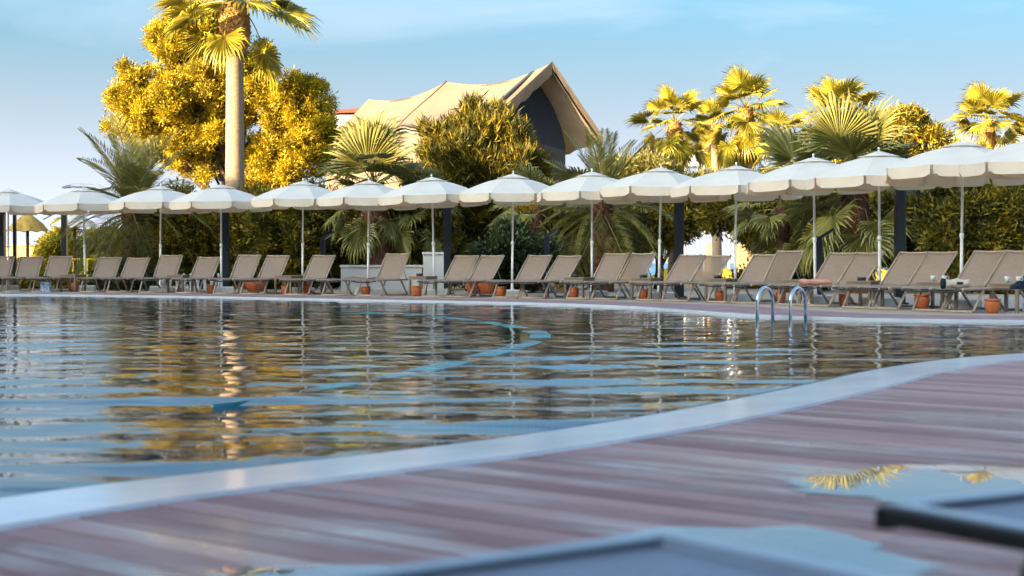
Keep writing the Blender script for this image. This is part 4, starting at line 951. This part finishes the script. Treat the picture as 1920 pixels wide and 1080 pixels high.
# ------------------------------------------------------------------ tent-roofed building
def tent():
    S = 1.2
    A = Vector((1.375, 55, 6.85)); al = R(33.5); ax = Vector((-math.sin(al), math.cos(al), 0)); tr_ = Vector((math.cos(al), math.sin(al), 0))
    def P(u, v, z):   # u along the ridge, v across, z above camera height
        q = (Vector((A.x, A.y, 0))+ax*u+tr_*v+Vector((0, 0, z)))*S; return Vector((q.x, q.y, q.z+CAMZ))
    root = empty('tent_roofed_building', P(8, 0, 0)-Vector((0, 0, P(8, 0, 0).z+.04)), 0, 'large weathered canvas tent roof with a dark slate gable above the trees', 'building')
    off = root.location
    def B(mb_, name, m): mb_.v = [tuple(Vector(v)-off) for v in mb_.v]; return mb_.build(name, m, root)
    zr, zl, zrr = 6.85, 5.02, 4.33; wl, wr = 2.2, 2.2; Lt = 13.2
    rg = random.Random(5)
    def sheet(v1, z1, name, m, dz=0, u0=0, sagk=.36):
        nu, nv = 36, 10; vs = []
        for i in range(nu+1):
            u = u0+(Lt-u0)*i/nu
            sw = abs(math.sin(math.pi*(u-0)/7.0))       # stretched between hoops
            for j in range(nv+1):
                t = j/nv; z = zr+(z1-zr)*t - sagk*sw*math.sin(math.pi*min(1, t*.9+.1))*1.0 - .26*sw + .03*math.sin(u*5+t*7)*t
                z -= .02*u/ Lt*10*0
                edge = .10*math.sin(u*2.3)*t*t
                vs.append(P(u, v1*t*(1+.02*math.sin(u*3.1)*t), z+dz+edge*.5))
        mb_ = MB(); mb_.add(vs, [(i*(nv+1)+j, i*(nv+1)+j+1, (i+1)*(nv+1)+j+1, (i+1)*(nv+1)+j) for i in range(nu) for j in range(nv)], True)
        k = len(mb_.v); th = Vector((0, 0, -.06)); mb_.v += [tuple(Vector(v)+th) for v in mb_.v[:k]]
        mb_.f += [tuple(q+k for q in f)[::-1] for f in mb_.f[:]]; mb_.sm += mb_.sm[:]
        for (a, b) in [(j, j+1) for j in range(nv)]+[(i*(nv+1)+nv, (i+1)*(nv+1)+nv) for i in range(nu)]: mb_.f.append((a, b, b+k, a+k)); mb_.sm.append(False)
        return B(mb_, name, m)
    sheet(-wl, zl, 'roof_canvas', M['tent']); sheet(wr, zrr, 'roof_canvas', M['tent'])
    sheet(-wl*.97, zl+.02, 'lining', M['tentline'], -.14, .12); sheet(wr*.97, zrr+.03, 'lining', M['tentline'], -.14, .12)
    for u in (7.0,):
        sw = abs(math.sin(math.pi*u/7.0)); pts = []
        for j in range(11):
            t = j/10; pts.append(P(u, -wl*t*(1+.02*math.sin(u*3.1)*t), zr+(zl-zr)*t-.36*sw*math.sin(math.pi*min(1, t*.9+.1))-.26*sw+.03*math.sin(u*5+t*7)*t+.05*math.sin(u*2.3)*t*t+.03))
        sm_ = MB(); sm_.tube(pts, .035, 6); B(sm_, 'seam', M['tent'])
    # hem band hanging at the front edge
    mb_ = MB()
    for s, v1, z1 in ((-1, -wl, zl), (1, wr, zrr)):
        vs = []; n = 14
        for i in range(n+1):
            t = i/n; rag = .05*math.sin(i*2.1)+.05*math.sin(i*4.7+s); hh = .42 if s < 0 else .16
            vs += [P(-.03, v1*t, zr+(z1-zr)*t+.05), P(.02, v1*t, zr+(z1-zr)*t-hh-rag*hh*1.5)]
        mb_.add(vs, [(2*i, 2*i+1, 2*i+3, 2*i+2) for i in range(n)])
    B(mb_, 'front_hem', M['tent'])
    mb_ = MB(); u = 1.05; z = zr-.16
    out_ = [(-wl*.93, -.8), (1.31, -.8), (1.31, 4.1), (1.12, 4.75), (.80, 5.4), (.42, 6.0), (0, z), (-wl*.93, zl+.05)]; n_ = len(out_)
    mb_.add([P(u, v, q) for v, q in out_]+[P(u+.2, v, q) for v, q in out_], [tuple(range(n_)), tuple(range(2*n_-1, n_-1, -1))]+[(k, n_+k, n_+(k+1) % n_, (k+1) % n_) for k in range(n_)]); B(mb_, 'gable_panel', M['slate'])
    mb_ = MB(); mb_.add([P(1.0, -wl*.9, -.8), P(Lt, -wl*.9, -.8), P(Lt, -wl*.9, zl-.05), P(1.0, -wl*.9, zl-.05)], [(0, 1, 2, 3)])
    mb_.add([P(1.0, -wl*.86, -.8), P(Lt, -wl*.86, -.8), P(Lt, -wl*.86, zl-.05), P(1.0, -wl*.86, zl-.05)], [(3, 2, 1, 0)]); B(mb_, 'side_wall', M['tent'])
    for i, (u, v, z) in enumerate(((.1, -wl*.97, zl), (.1, wr*.97, zrr), (7, wr*.95, zrr), (.1, 0, zr-.1))):
        if i < 3: mb_ = MB(); mb_.tube([P(u, v, -.8), P(u, v, z-.05)], .07, 8); B(mb_, 'tent_pole', M['bark'])
    mb_ = MB(); mb_.tube([P(.06, 0, zr-.42), P(Lt, 0, zr-.42)], .07, 8); B(mb_, 'ridge_pole', M['bark'])
    # chimney-like red tiled ridge at the far left end
    rb = empty('tiled_roof_house', at(650, 205, 92).to_2d().to_3d()-Vector((0, 0, 1.8)), 0, 'red tiled roof end showing left of the tent roof', 'building')
    c = at(655, 205, 92); o0 = rb.location
    mb_ = MB(); w2, h2 = 1.5, .35
    v = [Vector((c.x-w2, c.y, c.z-.25)), Vector((c.x+w2+.6, c.y, c.z-.1)), Vector((c.x+w2+.4, c.y+1.5, c.z+.35)), Vector((c.x-w2+.5, c.y+1.5, c.z+.12)), Vector((c.x-w2, c.y+3, c.z-.25)), Vector((c.x+w2+.6, c.y+3, c.z-.1))]
    mb_.add([q-o0 for q in v], [(0, 1, 2, 3), (3, 2, 5, 4), (0, 3, 4), (1, 5, 2)]); mb_.build('roof', M['brick'], rb)
    mb_ = MB(); mb_.box(Vector((c.x, c.y+1.5, (c.z-.3-1.8)/2))-o0, (2.8, 2.6, c.z-.3+1.8)); mb_.build('wall', M['plaster'], rb)
tent()

# pale membrane peaks at right
for px, py, wpx, Y, lb in ((1790, 243, 62, 88, 'pale tensile membrane peak behind the lone right palm'), (1925, 235, 60, 92, 'pale tensile membrane peak at the right edge'), (1345, 268, 60, 96, 'pale membrane peak low between the distant palms')):
    c = at(px, py, Y); r_ = wpx*Y/F; root = empty('membrane_tent', (c.x, Y, -1.8), 0, lb, 'tent', 'pale membrane tents far behind')
    H = c.z+1.8; prof = [(.04, H), (.12*r_, H-.35), (.35*r_, H-1.0), (.65*r_, H-1.6), (r_, H-2.1)]
    prof = [(r_*math.sin(a)*1.0+.02, H-r_*.75*(1-math.cos(a))) for a in [R(90)*i/8 for i in range(9)]]
    MB().lathe(prof, 28).build('membrane', M['dome'], root)
    mb_ = MB(); [mb_.tube([(r_*math.cos(a), r_*math.sin(a), 0), (r_*math.cos(a), r_*math.sin(a), prof[-1][1])], .08, 6) for a in [math.pi*2*i/6 for i in range(6)]]; mb_.build('support_posts', M['white_metal'], root)

# ------------------------------------------------------------------ background left and in the gaps
def thatch(px, pytop, pyhem, wpx, Y, zb, m, label, name='thatched_parasol', group='sunlit beach parasols beyond the garden'):
    x = gx(px, Y); zt, zh = gz(pytop, Y), gz(pyhem, Y); r_ = wpx/2*Y/F
    root = empty(name, (x, Y, zb), 0, label, 'beach parasol', group); n = 22
    vs = []; rings = [(0.02, zt), (r_*.35, zt-(zt-zh)*.28), (r_*.7, zt-(zt-zh)*.62), (r_, zh)]
    for j, (rr, z) in enumerate(rings):
        for k in range(n):
            a = 2*math.pi*k/n; zz = z-zb-(.05*(k % 2) if j == 3 else 0); vs.append((rr*math.cos(a)*(1+.04*(k % 2)), rr*math.sin(a), zz))
    mb_ = MB(); mb_.add(vs, [(i*n+k, (i+1)*n+k, (i+1)*n+(k+1) % n, i*n+(k+1) % n) for i in range(3) for k in range(n)]); mb_.build('canopy', m, root)
    MB().tube([(0, 0, 0), (0, 0, zt-zb-.05)], .05, 8).build('pole', M['bark'], root)
thatch(52, 398, 432, 78, 52, 0, M['thatch'], 'golden straw parasol at far left behind the thin dark post'); thatch(140, 398, 424, 88, 52.5, 0, M['canopy'], 'white beach parasol behind the feathery palm at left', 'beach_parasol')
thatch(1160, 500, 528, 110, 72, -1.8, M['ochre'], 'yellow beach parasol beyond the raised see-through lounger', 'beach_parasol'); thatch(1250, 503, 530, 90, 74, -1.8, M['ochre'], 'yellow beach parasol behind the middle-right dark post', 'beach_parasol')
thatch(1350, 496, 526, 95, 72, -1.8, M['ochre'], 'yellow beach parasol in the sky gap', 'beach_parasol'); thatch(1500, 487, 524, 110, 70, -1.8, M['ochre'], 'yellow beach parasol behind the tallest-raised lounger', 'beach_parasol')
thatch(1652, 502, 528, 90, 72, -1.8, M['ochre'], 'yellow beach parasol seen between the loungers left of the broad post', 'beach_parasol'); thatch(1775, 505, 530, 80, 76, -1.8, M['ochre'], 'yellow beach parasol seen right of the broad post', 'beach_parasol')
def wall(name, x0, x1, py, Y, thick, m, label, cap=True, zb=0., cat='wall'):
    a, b = gx(x0, Y), gx(x1, Y); h = gz(py, Y)-zb; root = empty(name, ((a+b)/2, Y, zb), 0, label, cat)
    mb_ = MB(); mb_.bbox((0, 0, h/2), (abs(b-a), thick, h), .015); mb_.build('wall_body', m, root)
    if cap: mb_ = MB(); mb_.bbox((0, 0, h+.03), (abs(b-a)+.05, thick+.08, .06), .012); mb_.build('coping_cap', m, root)
wall('garden_wall', 640, 792, 501, 42.6, .25, M['plaster'], 'low white plastered garden wall behind the flat-lowered lounger')
wall('garden_wall', 794, 842, 477, 42.4, .3, M['plaster'], 'taller white plastered wall pier beside the dark post')
wall('beach_hut_wall', 10, 96, 462, 60, .4, M['sandwall'], 'sunlit ochre wall behind the leftmost loungers')
wall('ochre_pillar', 1379, 1400, 462, 58, .5, M['sandwall'], 'sunlit ochre pillar right of the sky gap', cat='pillar')
wall('ochre_pillar', 1325, 1333, 455, 60, .3, M['sandwall'], 'slim ochre pillar at the left edge of the sky gap', cat='pillar', cap=False)
wall('white_kiosk_wall', 205, 222, 440, 58, .5, M['plaster'], 'pale wall end behind the feathery palm trunk', cat='wall')
def rail(x0, x1, py, Y, label):
    a, b = gx(x0, Y), gx(x1, Y); z = gz(py, Y); root = empty('yellow_barrier', ((a+b)/2, Y, 0), 0, label, 'barrier', 'yellow barriers at far left'); h = abs(b-a)/2
    MB().tube([(-h, 0, z), (h, 0, z)], .035, 8).build('rail', M['yellow'], root)
    for s in (-1, 0, 1): MB().tube([(s*h*.96, 0, 0), (s*h*.96, 0, z)], .025, 8).build('upright', M['yellow'], root)
rail(136, 192, 486, 48, 'yellow barrier rail, upper one behind the two left loungers'); rail(100, 222, 526, 46.2, 'low yellow barrier rail behind the left loungers'); rail(270, 412, 531, 45.6, 'low yellow barrier rail behind the white pickets')
fen = empty('picket_fence', (gx(360, 44), 44, 0), 0, 'low white picket fence behind the loungers left of the tall palm', 'fence')
for i in range(9):
    x = gx(306+i*13, 44)-gx(360, 44); mb_ = MB(); mb_.lathe([(.05, 0), (.05, .08), (.03, .12), (.055, .25), (.03, .36), (.045, .42), (.0, .46)], 8, (x, 0, 0)); mb_.build('picket', M['cupw'], fen)
mb_ = MB(); mb_.box((0, 0, .30), (1.62, .03, .035)); mb_.build('fence_rail', M['cupw'], fen)

# ------------------------------------------------------------------ unseen hotel behind the camera and off to the left, placed and shaped to shade the terrace
sd = Vector((-math.sin(SUN_AZ), -math.cos(SUN_AZ), 0)); pd = Vector((-sd.y, sd.x, 0))
if pd.y < 0: pd = -pd
HH = 12.7; C0 = Vector((0, 45, 0))+sd*45
hot = empty('shading_hotel', C0, math.atan2(pd.y, pd.x), 'unseen hotel block behind the viewer, shaped to shade the terrace, taller wing added', 'building')
sgn = 1 if (Matrix.Rotation(math.atan2(pd.y, pd.x), 3, 'Z') @ Vector((0, 1, 0))).dot(sd) > 0 else -1
for x0, x1, H_ in ((-64, -2, 15.4), (-1.99, 20, 13.2)):  # taller wing added to deepen the shade over the right-hand palms
    cx = (x0+x1)/2; Lh = x1-x0
    MB().box((cx, sgn*6, H_/2-.03), (Lh, 12, H_)).build('wall', M['plaster'], hot); MB().box((cx, sgn*6, H_+.08), (Lh+(.0), 12.6, .2)).build('roof', M['concrete'], hot)
    for f in range(4 if H_ > 14 else 3): MB().box((cx, -sgn*.7, 3.3+f*3.2), (Lh-2, 1.4, .18)).build('balcony', M['concrete'], hot)
    wn = MB()
    for f in range(4 if H_ > 14 else 3):
        for i in range(int(Lh/4.1)): wn.box((x0+2.5+i*4.1, -sgn*.02, 1.6+f*3.2), (2.2, .08, 2.0))
    wn.build('windows', M['slate'], hot, kind='stuff')
